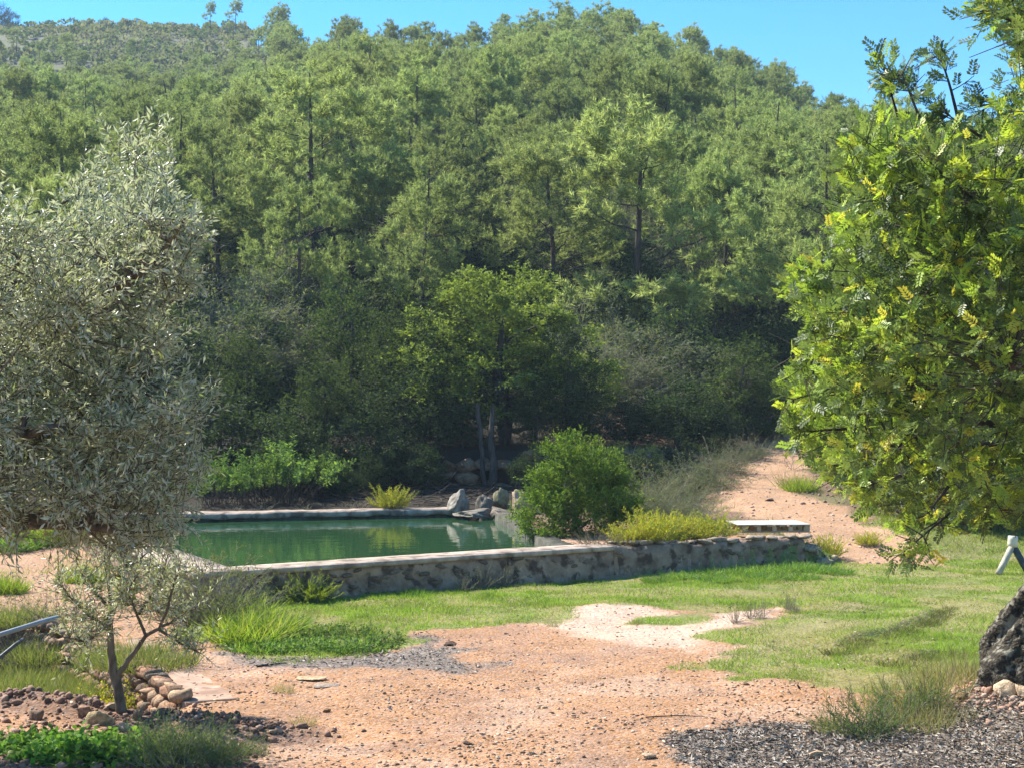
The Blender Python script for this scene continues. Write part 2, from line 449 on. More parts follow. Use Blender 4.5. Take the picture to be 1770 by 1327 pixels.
def farsample(C, k, rng):
    idx = [int(rng.integers(len(C)))]
    d = np.linalg.norm(C - C[idx[0]], axis=1)
    for _ in range(k - 1):
        j = int(np.argmax(d)); idx.append(j)
        d = np.minimum(d, np.linalg.norm(C - C[j], axis=1))
    return np.array(idx)
def skeleton(wood, trunk, tr, centers, nlimb, rng, rise=.6, t_lo=.3, lr=.45, sr=.3, sides=5):
    """limbs from the trunk to far centres, boughs from the limbs to all others; wood gets the tubes"""
    trunk = np.asarray(trunk, float); tr = np.asarray(tr, float)
    tt = np.linspace(0, 1, 24)
    src = np.linspace(0, 1, len(trunk))
    tp = np.stack([np.interp(tt, src, trunk[:, i]) for i in range(3)], 1)
    trr = np.interp(tt, src, tr)
    wood.add(*tubes(tp[None], trr[None], 8))
    li = farsample(centers, min(nlimb, len(centers)), rng)
    LC = centers[li]
    lo = int(t_lo * 23)
    hd = np.linalg.norm(LC[:, None, :2] - tp[None, :, :2], axis=2)
    want = LC[:, None, 2] - rise * hd
    cost = np.abs(tp[None, :, 2] - want); cost[:, :lo] = 1e6
    k = cost.argmin(1)
    P0 = tp[k]; r0 = trr[k] * lr
    ln = np.linalg.norm(LC - P0, axis=1, keepdims=True)
    mid = (P0 + LC) / 2 + rng.normal(size=LC.shape) * ln * .10 - np.array([0, 0, 1]) * ln * .06
    LP = bez(P0, mid, LC, 9)
    wob = rng.normal(size=LP.shape) * ln[:, None] * .012; wob[:, 0] = 0
    LP = LP + wob
    ta = np.linspace(1, .25, 9)[None]
    R = r0[:, None] * ta
    wood.add(*tubes(LP, R, sides))
    rest = np.delete(np.arange(len(centers)), li)
    if len(rest):
        RC = centers[rest]
        pts = np.concatenate([LP[:, 1:-1], (LP[:, 1:-1] + LP[:, 2:]) / 2], 1).reshape(-1, 3); rr = np.concatenate([R[:, 1:-1], R[:, 2:]], 1).reshape(-1)
        dd = np.linalg.norm(RC[:, None] - pts[None], axis=2) + np.maximum(0, pts[None, :, 2] - RC[:, None, 2]) * .6
        dd = dd * rng.uniform(1, 1.35, dd.shape)
        j = dd.argmin(1)
        P0 = pts[j]; ln = np.linalg.norm(RC - P0, axis=1, keepdims=True)
        mid = (P0 + RC) / 2 + rng.normal(size=RC.shape) * ln * .12
        SP = bez(P0, mid, RC, 6)
        R2 = np.maximum(rr[j] * .38, .0025)[:, None] * np.linspace(1, .3, 6)[None]
        wood.add(*tubes(SP, R2, 4))
def clump_twigs(centers, rad, per, L, rng, up=.3, flat=.7, out=None, trunkc=None, outw=.5, curl=.15, droop=.05, n=4):
    N = len(centers); c = np.repeat(centers, per, axis=0)
    rad = np.repeat(np.broadcast_to(rad, (N,)), per)
    d = rdirs(N * per, rng)
    if trunkc is not None:
        o = unit(c - trunkc); d = unit(d + o * outw)
    d = unit(d + np.array([0, 0, up]))
    off = rdirs(N * per, rng) * (rng.random((N * per, 1)) ** .5) * rad[:, None] * .55
    off[:, 2] *= flat
    P = c + off
    LL = L * rng.uniform(.6, 1.2, N * per)
    return curves(P, d, LL, droop, curl, n, rng)

# ================================================================== GROUND
def graded(segs):
    out = [segs[0][0]]
    for a, b, s0, s1 in segs:
        x = a
        while x < b - 1e-6:
            f = (x - a) / (b - a); s = s0 + (s1 - s0) * f
            x = min(b, x + s); out.append(x)
    return np.array(sorted(set(np.round(out, 4))))
rp = [(0, 5.0, .045, .045), (5.0, 9, .05, .3), (9, 40, .4, 3), (40, 400, 4, 40)]
xr = graded(rp)
gx = np.concatenate([-xr[::-1][:-1], xr])
gy = graded([(-30, 5, 4, 1), (5, 8.5, .3, .05), (8.5, 14, .035, .045), (14, 24, .05, .09), (24, 44, .12, .4), (44, 260, 1.2, 4), (260, 700, 10, 60)])
X, Y = np.meshgrid(gx, gy)
Z = zg(X, Y)

LAWN = GP([(330, 1060), (430, 1040), (580, 1030), (1000, 1003), (1400, 968), (1450, 955), (1520, 935), (1540, 925), (1780, 925), (2100, 925), (2100, 1200), (1770, 1195), (1640, 1178), (1560, 1185), (1480, 1188),
           (1330, 1168), (1205, 1150), (1300, 1118), (1240, 1108), (1235, 1092), (1330, 1068), (1370, 1040), (1260, 1062), (1180, 1078), (1090, 1074), (1200, 1058), (1120, 1050), (1000, 1052), (940, 1072), (830, 1082), (715, 1088),
           (715, 1108), (640, 1132), (480, 1142), (400, 1115), (330, 1100)])
PALE = GP([(930, 1075), (1000, 1052), (1140, 1042), (1140, 1058), (1210, 1078), (1360, 1036), (1385, 1045), (1260, 1085), (1250, 1112), (1215, 1132), (1060, 1112), (960, 1092)])
MULCH = GP([(1170, 1290), (1200, 1262), (1330, 1245), (1500, 1238), (1600, 1232), (1780, 1225), (2100, 1225), (2100, 1420), (1400, 1420), (1230, 1330)])
MULCH2 = GP([(600, 1140), (700, 1120), (715, 1095), (760, 1100), (790, 1130), (850, 1150), (800, 1165), (700, 1160), (620, 1150)])
MULCH3 = GP([(370, 1120), (450, 1138), (620, 1140), (600, 1155), (500, 1150), (400, 1135), (330, 1110)])
WEEDY_L = GP([(-200, 1280), (60, 1268), (380, 1285), (450, 1290), (420, 1400), (-200, 1400)])
PATHL = [(5.75, 22.0), (5.9, 24.5), (5.5, 27), (5.2, 30), (6.3, 34), (7.6, 36.5), (9.5, 40)]
LEFTG = [(-20, 16.2), (-5.2, 16.2), (-4.6, 17), (-8, 22), (-20, 22)]
def w(x, y, s=.25, f=1.7, seed=21): return fbm(x * f, y * f, seed, 4) * s
def m_lawn(x, y):
    return sstep(-.10, .10, sdpoly(x, y, LAWN) + w(x, y, .5, 2.0))
def m_path(x, y):
    d, s, p = sdline(x, y, PATHL)
    return sstep(1.12, .8, d + w(x, y, .7)) * sstep(21.5, 22.3, y)
def m_pale(x, y): return sstep(-.15, .15, sdpoly(x, y, PALE) + w(x, y, .5, 1.5, 33))
def m_mulch(x, y):
    return np.maximum.reduce([sstep(-.12, .12, sdpoly(x, y, q) + w(x, y, .45, 2.5, 44)) for q in (MULCH, MULCH2, MULCH3)])
ORANGE = np.array([.375, .208, .112]); PINK = np.array([.375, .225, .13]); PALEC = np.array([.50, .345, .25])
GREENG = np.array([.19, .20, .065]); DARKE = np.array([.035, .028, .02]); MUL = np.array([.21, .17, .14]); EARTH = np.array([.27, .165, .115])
def ground_col(x, y):
    c = np.zeros(x.shape + (3,)) + ORANGE
    def mix(c, col, m): return c * (1 - m[..., None]) + col * m[..., None]
    c = mix(c, PALEC * .93, sstep(.05, .3, fbm(x * .9, y * .9, 55, 4)) * .4)
    c = mix(c, EARTH, sstep(.05, .35, fbm(x * 1.7, y * 1.7, 57, 4)) * .45)
    for off in (0, 1.5):      # compacted wheel tracks
        d_, s_, p_ = sdline(x, y, [(-.6 + off, 7), (-.2 + off, 10), (.6 + off, 13), (2.2 + off, 16.5), (4.6 + off * .8, 21)])
        c = mix(c, PALEC * .95, np.exp(-(d_ / .22) ** 2) * .4 * (.5 + fbm(x * 2, y * 2, 59, 3)))
    c = mix(c, PINK, sstep(13, 17, y) * sstep(-2.5, -4, x))
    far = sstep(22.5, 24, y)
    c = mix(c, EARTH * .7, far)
    c = mix(c, DARKE, sstep(27.5, 29, y) * sstep(3.5, 1, x))  # dark bank earth, lowered further to paint in the shade under the trees
    # light olive-green growth on the banks
    c = mix(c, np.array([.16, .15, .07]), sstep(-.1, .2, fbm(x * .8, y * .8, 71, 3)) * far * sstep(1, 5, x) * .8)
    c = mix(c, PALEC, m_pale(x, y))
    # soil of the near left bed
    bed = np.maximum(sstep(0, .1, sdpoly(x, y, DEP)), sstep(.5, .2, sdline(x, y, BERM)[0]) * .8)
    bed = np.maximum(bed, sstep(-.1, .1, sdpoly(x, y, WEEDY_L) + w(x, y, .4)) * .7)
    c = mix(c, EARTH * .75, bed)
    c = mix(c, GREENG, m_lawn(x, y) * (.74 + .24 * sstep(-.15, .2, fbm(x * 1.3, y * 1.3, 95, 4))))
    c = mix(c, MUL, m_mulch(x, y))
    c = mix(c, PINK * 1.05, m_path(x, y))
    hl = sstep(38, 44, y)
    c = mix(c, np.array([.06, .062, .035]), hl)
    scr = sstep(120, 180, y)
    c = mix(c, np.array([.14, .14, .085]), scr)
    q = sdpoly(x, y, POND)
    c = mix(c, np.array([.05, .07, .04]), (q > .1) * 1.0)
    return c
nx, ny = len(gx), len(gy)
idx = np.arange(nx * ny).reshape(ny, nx)
Qd = np.stack([idx[:-1, :-1], idx[:-1, 1:], idx[1:, 1:], idx[1:, :-1]], -1).reshape(-1, 4)
def ground_mat():
    m = bpy.data.materials.new('ground_soil')
    nt, N, L = nodes(m)
    out = N.new('ShaderNodeOutputMaterial'); p = N.new('ShaderNodeBsdfPrincipled')
    p.inputs['Roughness'].default_value = .95; p.inputs['Specular IOR Level'].default_value = .1
    L.new(p.outputs[0], out.inputs[0])
    tc = N.new('ShaderNodeTexCoord')
    a = N.new('ShaderNodeAttribute'); a.attribute_name = 'col'
    def noise(s, d=6, r=.65):
        n = N.new('ShaderNodeTexNoise'); n.inputs['Scale'].default_value = s; n.inputs['Detail'].default_value = d; n.inputs['Roughness'].default_value = r
        L.new(tc.outputs['Object'], n.inputs['Vector']); return n.outputs[0]
    def ramp(s, p0, p1, v0, v1):
        r = N.new('ShaderNodeMapRange'); r.inputs[1].default_value = p0; r.inputs[2].default_value = p1; r.inputs[3].default_value = v0; r.inputs[4].default_value = v1
        L.new(s, r.inputs[0]); return r.outputs[0]
    def mul(a_, b_):
        q = N.new('ShaderNodeMath'); q.operation = 'MULTIPLY'; L.new(a_, q.inputs[0]); L.new(b_, q.inputs[1]); return q.outputs[0]
    vo = N.new('ShaderNodeTexVoronoi'); vo.inputs['Scale'].default_value = 38; L.new(tc.outputs['Object'], vo.inputs['Vector'])
    v2 = N.new('ShaderNodeTexVoronoi'); v2.inputs['Scale'].default_value = 90; L.new(tc.outputs['Object'], v2.inputs['Vector'])
    f = mul(ramp(noise(1.3), .3, .7, .84, 1.16), ramp(noise(24, 8, .75), .32, .68, .72, 1.28))
    sepc = N.new('ShaderNodeSeparateColor'); L.new(vo.outputs['Color'], sepc.inputs[0])
    f = mul(f, ramp(sepc.outputs[0], 0, 1, .82, 1.18))
    hs = N.new('ShaderNodeHueSaturation'); L.new(a.outputs['Color'], hs.inputs['Color']); L.new(f, hs.inputs['Value'])
    L.new(ramp(sepc.outputs[1], 0, 1, .8, 1.12), hs.inputs['Saturation'])
    L.new(hs.outputs[0], p.inputs['Base Color'])
    ad = N.new('ShaderNodeMath'); ad.operation = 'ADD'; L.new(vo.outputs['Distance'], ad.inputs[0]); L.new(ramp(noise(60, 6, .7), 0, 1, 0, 1.2), ad.inputs[1])
    bu = N.new('ShaderNodeBump'); bu.inputs['Strength'].default_value = .75; bu.inputs['Distance'].default_value = .014
    bu.invert = True
    L.new(ad.outputs[0], bu.inputs['Height']); L.new(bu.outputs[0], p.inputs['Normal'])
    return m
M['ground'] = ground_mat()
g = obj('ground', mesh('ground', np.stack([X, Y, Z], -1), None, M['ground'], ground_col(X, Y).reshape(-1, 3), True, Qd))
tag(g, 'orange gravel clearing, lawn and wooded hillside terrain', kind='structure')

# water
wm = bpy.data.materials.new('green_water')
nt, N, L = nodes(wm)
out = N.new('ShaderNodeOutputMaterial'); p = N.new('ShaderNodeBsdfPrincipled')
p.inputs['Base Color'].default_value = (.026, .072, .030, 1); p.inputs['Roughness'].default_value = .03; p.inputs['IOR'].default_value = 1.33
L.new(p.outputs[0], out.inputs[0])
tc = N.new('ShaderNodeTexCoord'); n1 = N.new('ShaderNodeTexNoise'); n1.inputs['Scale'].default_value = 3.0; n1.inputs['Detail'].default_value = 3
L.new(tc.outputs['Object'], n1.inputs['Vector'])
bu = N.new('ShaderNodeBump'); bu.inputs['Strength'].default_value = .5; bu.inputs['Distance'].default_value = .008
L.new(n1.outputs[0], bu.inputs['Height']); L.new(bu.outputs[0], p.inputs['Normal'])
WZ = .27
wp = np.array([(x, y, WZ) for x, y in PONDIN]); cen = wp.mean(0)
wt = [(i, (i + 1) % len(wp), len(wp)) for i in range(len(wp))]
o = obj('water', mesh('water', np.vstack([wp, cen]), wt, wm)); tag(o, 'still dark green water filling the stone reservoir', kind='structure')

# ================================================================== RESERVOIR WALL
def resample(pts, step):
    pts = np.asarray(pts, float); s = np.r_[0, np.cumsum(np.linalg.norm(np.diff(pts, axis=0), axis=1))]
    n = max(2, int(s[-1] / step) + 1); t = np.linspace(0, s[-1], n)
    return np.stack([np.interp(t, s, pts[:, i]) for i in range(pts.shape[1])], 1), t
def sweep(pts, profile, step, rough, seed, mat, name, parent, topz=None, smooth=True):
    """profile: list of (inward offset, z, roughness factor); closed cross-section, ends capped"""
    P, t = resample(pts, step)
    tan = unit(np.gradient(P, axis=0)); nrm = np.stack([-tan[:, 1], tan[:, 0]], 1)
    K = len(profile); n = len(P); V = np.zeros((n, K, 3))
    for j, (o_, z, rf) in enumerate(profile):
        nn = fbm(t * 2.2, np.full(n, j * .35), seed, 4) * rough * rf
        n2 = fbm(t * 2.6 + 50, np.full(n, j * .35), seed + 7, 4) * rough * rf
        V[:, j, :2] = P + nrm * (o_ + nn)[:, None]
        V[:, j, 2] = z + n2 * .6
    a = np.arange(n - 1)[:, None]; b = np.arange(K)[None]
    Q = np.stack([a * K + b, a * K + (b + 1) % K, (a + 1) * K + (b + 1) % K, (a + 1) * K + b], -1).reshape(-1, 4)
    V = V.reshape(-1, 3)
    c0 = V[:K].mean(0); c1 = V[-K:].mean(0); V = np.vstack([V, c0, c1]); i0 = n * K
    T = [(i0, (k + 1) % K, k) for k in range(K)] + [(i0 + 1, (n - 1) * K + k, (n - 1) * K + (k + 1) % K) for k in range(K)]
    return obj(name, mesh(name, V, T, mat, None, smooth, Q), parent)
res = thing('reservoir_wall', 'low rendered stone wall enclosing the green water, with a pale flat concrete top', 'wall')
body = [(-.06, -.15, .4), (-.04, 0, .8), (-.02, .1, 1), (0, .2, 1), (0, .3, .8), (.01, .362, .3), (.3, .362, .1), (.5, .362, .1), (.5, 0, 0), (.5, -.7, 0)]
F1 = [FRONT[0], FRONT[1], FRONT[2], FRONT[3]]
FD = [FRONT[3], FRONT[4], FRONT[5], FRONT[6]]
sweep(F1, body, .06, .06, 3, M['mortar'], 'rendered_face', res)
cope = [(-.03, .365, .15), (-.035, .415, .3), (-.01, .43, .15), (.25, .434, .1), (.5, .43, .15), (.53, .41, .2), (.53, .365, .1)]
sweep(F1, cope, .06, .05, 8, M['coping'], 'coping', res)
rough_b = [(-.05, -.15, .4), (-.03, 0, .8), (-.01, .12, 1), (0, .22, 1), (0, .33, 1), (.04, .41, 1.2), (.2, .43, 1.4), (.38, .41, 1.2), (.42, .1, .3), (.42, -.2, 0)]
sweep(FD, rough_b, .05, .09, 13, M['mortar'], 'ragged_wall_end', res)
# far and left sides
sweep([FAR_L, (FAR_R[0] - .9, FAR_R[1])], [(-.0, -.7, 0), (-.0, .2, .3), (.0, .36, .6), (.5, .36, .2), (.5, .1, .1), (.5, -.7, 0)], .1, .03, 23, M['dark_face'], 'rendered_face', res)
sweep([FAR_L, (FAR_R[0] - .9, FAR_R[1])], [(-.06, .33, .6), (-.07, .40, .8), (-.03, .44, .5), (.25, .45, .3), (.55, .44, .4), (.57, .37, .2), (.57, .33, .2)], .08, .09, 25, M['coping'], 'coping', res)
LW = [(FAR_L[0] - .1, FAR_L[1]), FRONT[0]]
sweep(LW, [(-.12, -.3, .3), (-.1, .2, .6), (-.08, .362, .4), (.45, .362, .2), (.45, 0, .1), (.45, -.7, 0)], .1, .06, 27, M['mortar'], 'rendered_face', res)
sweep(LW, [(-.14, .365, .2), (-.14, .42, .3), (.15, .44, .2), (.48, .43, .3), (.49, .365, .2)], .08, .06, 29, M['coping'], 'coping', res)
sweep([IN_R1, IN_R0, (FAR_R[0] + .1, FAR_R[1] + .3)], [(0, -.7, 0), (0, .3, .5), (.05, .40, .8), (.35, .40, .6), (.4, -.2, 0)], .1, .08, 31, M['dark_face'], 'rendered_face', res)
# individual stones showing through the render
import bmesh
def rock_mesh(name, seed, sub, mat, amp=.25, flat=.7, col=(1, 1, 1), facet=.5, freq=1.0):
    rng = np.random.default_rng(seed)
    bm = bmesh.new(); bmesh.ops.create_icosphere(bm, subdivisions=sub, radius=.5)
    V = np.array([v.co[:] for v in bm.verts]); T = np.array([[v.index for v in f.verts] for f in bm.faces]); bm.free()
    # cut by random planes for an angular look, then roughen
    st = rng.uniform(.75, 1.3, 3); V = V * st
    for _ in range(11):
        d = rdirs(1, rng)[0]; h = rng.uniform(.19, .42)
        s = V @ d; V = V - np.maximum(s - h, 0)[:, None] * d[None]
    U = V * 4 * freq
    nz = fbm(U[:, 0] + U[:, 2] * .7 + seed, U[:, 1] - U[:, 2] * .6, seed, 4)
    V = V * (1 + amp * nz)[:, None]
    if sub >= 4:
        nz2 = fbm(V[:, 0] * 14 + V[:, 2] * 9 + seed, V[:, 1] * 14 - V[:, 2] * 8, seed + 3, 4)
        V = V * (1 + .10 * nz2)[:, None]
    lo, hi = V.min(0), V.max(0); V = (V - (lo + hi) / 2) / (hi - lo)
    if sub < 3: V[:, 2] *= flat
    return mesh(name, V, T, mat, np.ones((len(V), 3)) * col, False)
rng = np.random.default_rng(7)
wst = [rock_mesh('stone', 100 + i, 2, M['wallstone'], .2, .75) for i in range(7)]
def wall_normal(t, pts):
    P, s = resample(pts, .05); i = int(t * (len(P) - 2)); d = unit(P[i + 1] - P[i]); return P[i], np.array([d[1], -d[0]])
for k in range(120):
    t = rng.random() ** .9
    line = F1 if k < 92 else FD
    P, n = wall_normal(t, line)
    z = rng.uniform(.03, .34)
    o = obj('stone', wst[k % 7], res)
    s = rng.uniform(.06, .15)
    o.location = (P[0] - n[0] * .008, P[1] - n[1] * .008, z)
    o.scale = (s * rng.uniform(.9, 1.5), .09, s * .7)
    o.rotation_euler = (rng.uniform(-.2, .2), rng.uniform(-.4, .4), math.atan2(n[1], n[0]) + math.pi / 2)
# cap stones of the ragged end
cst = [rock_mesh('cap_stone', 130 + i, 2, M['rock'], .25, .6, (1.1, 1.0, .9)) for i in range(5)]
P, s_ = resample(FD, .16)
for i, q in enumerate(P):
    o = obj('cap_stone', cst[i % 5], res)
    o.location = (q[0] + rng.uniform(.0, .12), q[1] + rng.uniform(.08, .3), .43 + rng.uniform(-.02, .03))
    s = rng.uniform(.14, .26); o.scale = (s * 1.3, s, s * .6); o.rotation_euler = (0, 0, rng.uniform(0, 6))
for k in range(16):      # collapsed rubble at the end
    o = obj('cap_stone', cst[k % 5], res)
    q = FRONT[6]
    o.location = (q[0] + rng.uniform(-.1, .5), q[1] + rng.uniform(-.1, .4), rng.uniform(0, .3)); s = rng.uniform(.12, .28)
    if o.location.x > q[0] + .25: o.location.z *= .4
    o.scale = (s, s, s * .8); o.rotation_euler = (rng.uniform(0, 6), rng.uniform(0, 6), rng.uniform(0, 6))

# ================================================================== BOULDERS by the water
def boulder(px, py, d, wpx, hpx, seed, label, col=(1, 1, 1), group=None, name='boulder', cat='boulder', sub=4, zoff=0):
    c = at(px, py, d); sc = d / F
    me = rock_mesh(name, seed, sub, M['rock'], .28, 1.0, col)
    o = obj(name, me); o.location = c + np.array([0, 0, zoff]); o.scale = (wpx * sc, wpx * sc * .8, hpx * sc)
    o.rotation_euler = (0, 0, seed * 1.3)
    return tag(o, label, cat, group)
BGp = 'boulders at the far corner of the water'
boulder(792, 868, 28.6, 50, 48, 206, 'largest pale grey boulder standing at the water edge', (.95, .98, .98), BGp)
boulder(834, 876, 28.8, 40, 46, 205, 'grey boulder just beside the largest pale one', (.65, .68, .68), BGp)
boulder(866, 866, 29.2, 36, 50, 209, 'upright mossy boulder behind the low ledge stones', (.7, .74, .52), BGp)
boulder(900, 870, 28.5, 36, 50, 214, 'sunlit pinkish boulder half behind the round green bush', (1.2, 1.02, .88), BGp)
boulder(872, 885, 27.9, 60, 20, 219, 'flat ledge stone low over the water', (.7, .66, .62), BGp)
boulder(892, 900, 27.0, 26, 40, 223, 'pale stone under the left skirt of the round bush', (1.1, 1.05, .95), BGp)
boulder(812, 886, 28.0, 90, 16, 228, 'long low dark stone at the waterline', (.7, .72, .7), BGp)

# terrace wall of rough blocks under the trees
tw = thing('terrace_wall', 'rough orange-brown block wall in shade under the trees behind the water', 'wall')
rng = np.random.default_rng(17)
tst = [rock_mesh('block', 240 + i, 2, M['rock'], .25, .8, (.75, .52, .37)) for i in range(6)]
k = 0
for row in range(4):
    x = -5.5 + rng.random() * .3
    while x < 3.2:
        wd = rng.uniform(.25, .85)
        if rng.random() < .12 + .1 * row: x += wd; continue
        o = obj('block', tst[k % 6], tw); k += 1
        yy = 33.05 - .25 * math.sin(x * .9) + rng.uniform(-.06, .06) + row * .05
        o.location = (x + wd / 2, yy, .66 + row * .24 + rng.uniform(-.03, .03)); o.scale = (wd * 1.1, .5, rng.uniform(.22, .5))
        o.rotation_euler = (rng.uniform(-.3, .3), rng.uniform(-.3, .3), rng.uniform(-.3, .3))
        x += wd * .93

# ================================================================== RETAINING WALL of the sunken bed
rw = thing('retaining_wall', 'curved dry stone wall of rounded rocks beside the sunken bed', 'wall')
rng = np.random.default_rng(27)
rst = [rock_mesh('stone', 260 + i, 2, M['rock'], .2, .85, c) for i, c in enumerate([(1.1, .8, .6), (.8, .62, .52), (1.2, .92, .7), (.95, .6, .43), (.7, .64, .58), (1.35, 1.1, .85)])]
k = 0
P, s_ = resample(RW, .03)
for row in range(4):
    i = int(rng.integers(0, 4))
    while i < len(P) - 2:
        wd = rng.uniform(.10, .21)
        q = P[i]; tn = unit(P[i + 1] - P[i]); nn = np.array([tn[1], -tn[0]])      # towards the sunken side
        zb = gz(q[0] + nn[0] * 0, q[1])
        o = obj('stone', rst[int(rng.integers(6))], rw)
        o.location = (q[0] - nn[0] * (-.12 + .03 * row), q[1] - nn[1] * (-.12 + .03 * row), -.34 + row * .115 + rng.uniform(-.02, .02))
        o.scale = (wd * 1.15, .2, rng.uniform(.12, .19)); o.rotation_euler = (rng.uniform(-.3, .3), rng.uniform(-.3, .3), math.atan2(tn[1], tn[0]) + rng.uniform(-.2, .2))
        i += max(2, int(wd / .03 * .92)); k += 1
# concrete slab along its top
cs, _ = resample([G(228, 1100)[:2], G(262, 1130)[:2], G(318, 1172)[:2], G(352, 1208)[:2]], .05)
V = []; wdt = np.linspace(.18, .40, len(cs))
tn = unit(np.gradient(cs, axis=0)); nn = np.stack([-tn[:, 1], tn[:, 0]], 1)
KK = 6
for i in range(len(cs)):
    for j in range(KK):
        q = cs[i] + nn[i] * wdt[i] * (j / (KK - 1) - .35)
        V.append((q[0] + .07 * float(fbm(q[0] * 4, q[1] * 4, 62, 3)), q[1] + .05 * float(fbm(q[0] * 6, q[1] * 6, 63, 3)), max(gz(q[0], q[1]), -.02) + .006 + .014 * float(fbm(q[0] * 5, q[1] * 5, 61, 3))))
n = len(cs); V = np.array(V); Vb = V.copy(); Vb[:, 2] -= .10; VV = np.vstack([V, Vb]); Q = []
for i in range(n - 1):
    for j in range(KK - 1):
        a = i * KK + j; Q.append((a, a + 1, a + KK + 1, a + KK))
    for j in (0, KK - 1):
        a = i * KK + j; Q.append((a, a + KK, a + KK + n * KK, a + n * KK))
for j in range(KK - 1):
    for i in (0, n - 1):
        a = i * KK + j; Q.append((a, a + 1, a + 1 + n * KK, a + n * KK))
o = obj('concrete_strip', mesh('concrete_strip', VV, None, M['path'], None, False, Q)); tag(o, 'worn pinkish concrete strip running along the top of the retaining wall', kind='structure')

# ================================================================== PALLET with a board
pc = at(1330, 914, 22.7)
pal_t = thing('wooden_pallet', 'wooden pallet with a white board on top, lying on the end of the stone wall', 'pallet', (pc[0], pc[1], .47), math.radians(4))
def box(name, size, loc, mat, parent, bev=.004, rot=(0, 0, 0)):
    bm = bmesh.new(); bmesh.ops.create_cube(bm, size=1)
    for v in bm.verts: v.co = Vector((v.co.x * size[0], v.co.y * size[1], v.co.z * size[2]))
    bmesh.ops.bevel(bm, geom=bm.edges[:], offset=bev, segments=1, affect='EDGES')
    me = bpy.data.meshes.new(name); bm.to_mesh(me); bm.free(); me.materials.append(mat)
    o = obj(name, me, parent, loc); o.rotation_euler = rot
    return o
for i, yy in enumerate((-.35, 0, .35)):
    box('bottom_slat', (1.1, .1, .02), (0, yy, .01), M['wood'], pal_t)
    for xx in (-.5, -.27, -.02, .24, .5):
        box('block', (.1 if abs(xx) > .3 else .07, .1, .075), (xx, yy, .0595), M['wood'], pal_t)
for i in range(6):
    box('top_slat', (.09, .84, .02), (-.505 + i * .202, 0, .109), M['wood'], pal_t)
box('board', (1.16, .88, .014), (-.03, 0, .128), M['board'], pal_t)

# ================================================================== leaning capped post
b0 = at(1729, 982, 20.6); b1 = at(1750, 942, 20.9)
ps = thing('capped_post', 'leaning pale wooden post with a white cap and a dark prop beside it ', 'post', (b0[0], b0[1], gz(b0[0], b0[1])))
def rod(name, a, b, r0, r1, mat, parent, sides=12, origin=None):
    a = np.array(a, float); b = np.array(b, float); org = np.array(origin if origin is not None else (0, 0, 0), float)
    P = np.linspace(a - org, b - org, 4)[None]; R = np.linspace(r0, r1, 4)[None]
    V, T = tubes(P, R, sides)
    V = np.vstack([V, P[0, 0], P[0, -1]]); n = len(V)
    T = np.vstack([T, [(n - 2, (j + 1) % sides, j) for j in range(sides)], [(n - 1, 3 * sides + j, 3 * sides + (j + 1) % sides) for j in range(sides)]])
    return obj(name, mesh(name, V, T, mat, None, False), parent)
og = np.array(ps.location)
top = b1 + np.array([.0, 0, .0])
rod('shaft', b0 - np.array([.03, 0, .08]), top, .045, .045, M['post'], ps, origin=og)
ax = unit(top - b0)
rod('cap', top - np.array([0, 0, .02]), top + np.array([0.01, 0, .14]), .075, .07, M['white_cap'], ps, 16, og)
b2 = at(1775, 985, 20.7)
rod('prop', top - np.array([-.02, 0, .02]), b2, .05, .05, M['dark_post'], ps, 8, og)

# ================================================================== pipes on the left
def pipe(name, pts, r, mat, label, sides=10):
    P, _ = resample(np.array(pts), .08)
    V, T = tubes(P[None], np.full((1, len(P)), r), sides)
    o = obj(name, mesh(name, V, T, mat, None, True)); tag(o, label, 'pipe'); return o
pipe('water_pipe', [at(-160, 1145, 12.3), at(0, 1096, 12.6), at(74, 1073, 12.9), at(100, 1066, 13.2)], .022, M['pipe'], 'smooth grey pipe crossing above the sunken bed')
pipe('water_pipe', [at(-60, 1165, 12.2), at(0, 1135, 12.4), at(28, 1112, 12.5), at(40, 1104, 12.8)], .017, M['dark_post'], 'thin black pipe lying below the grey one')

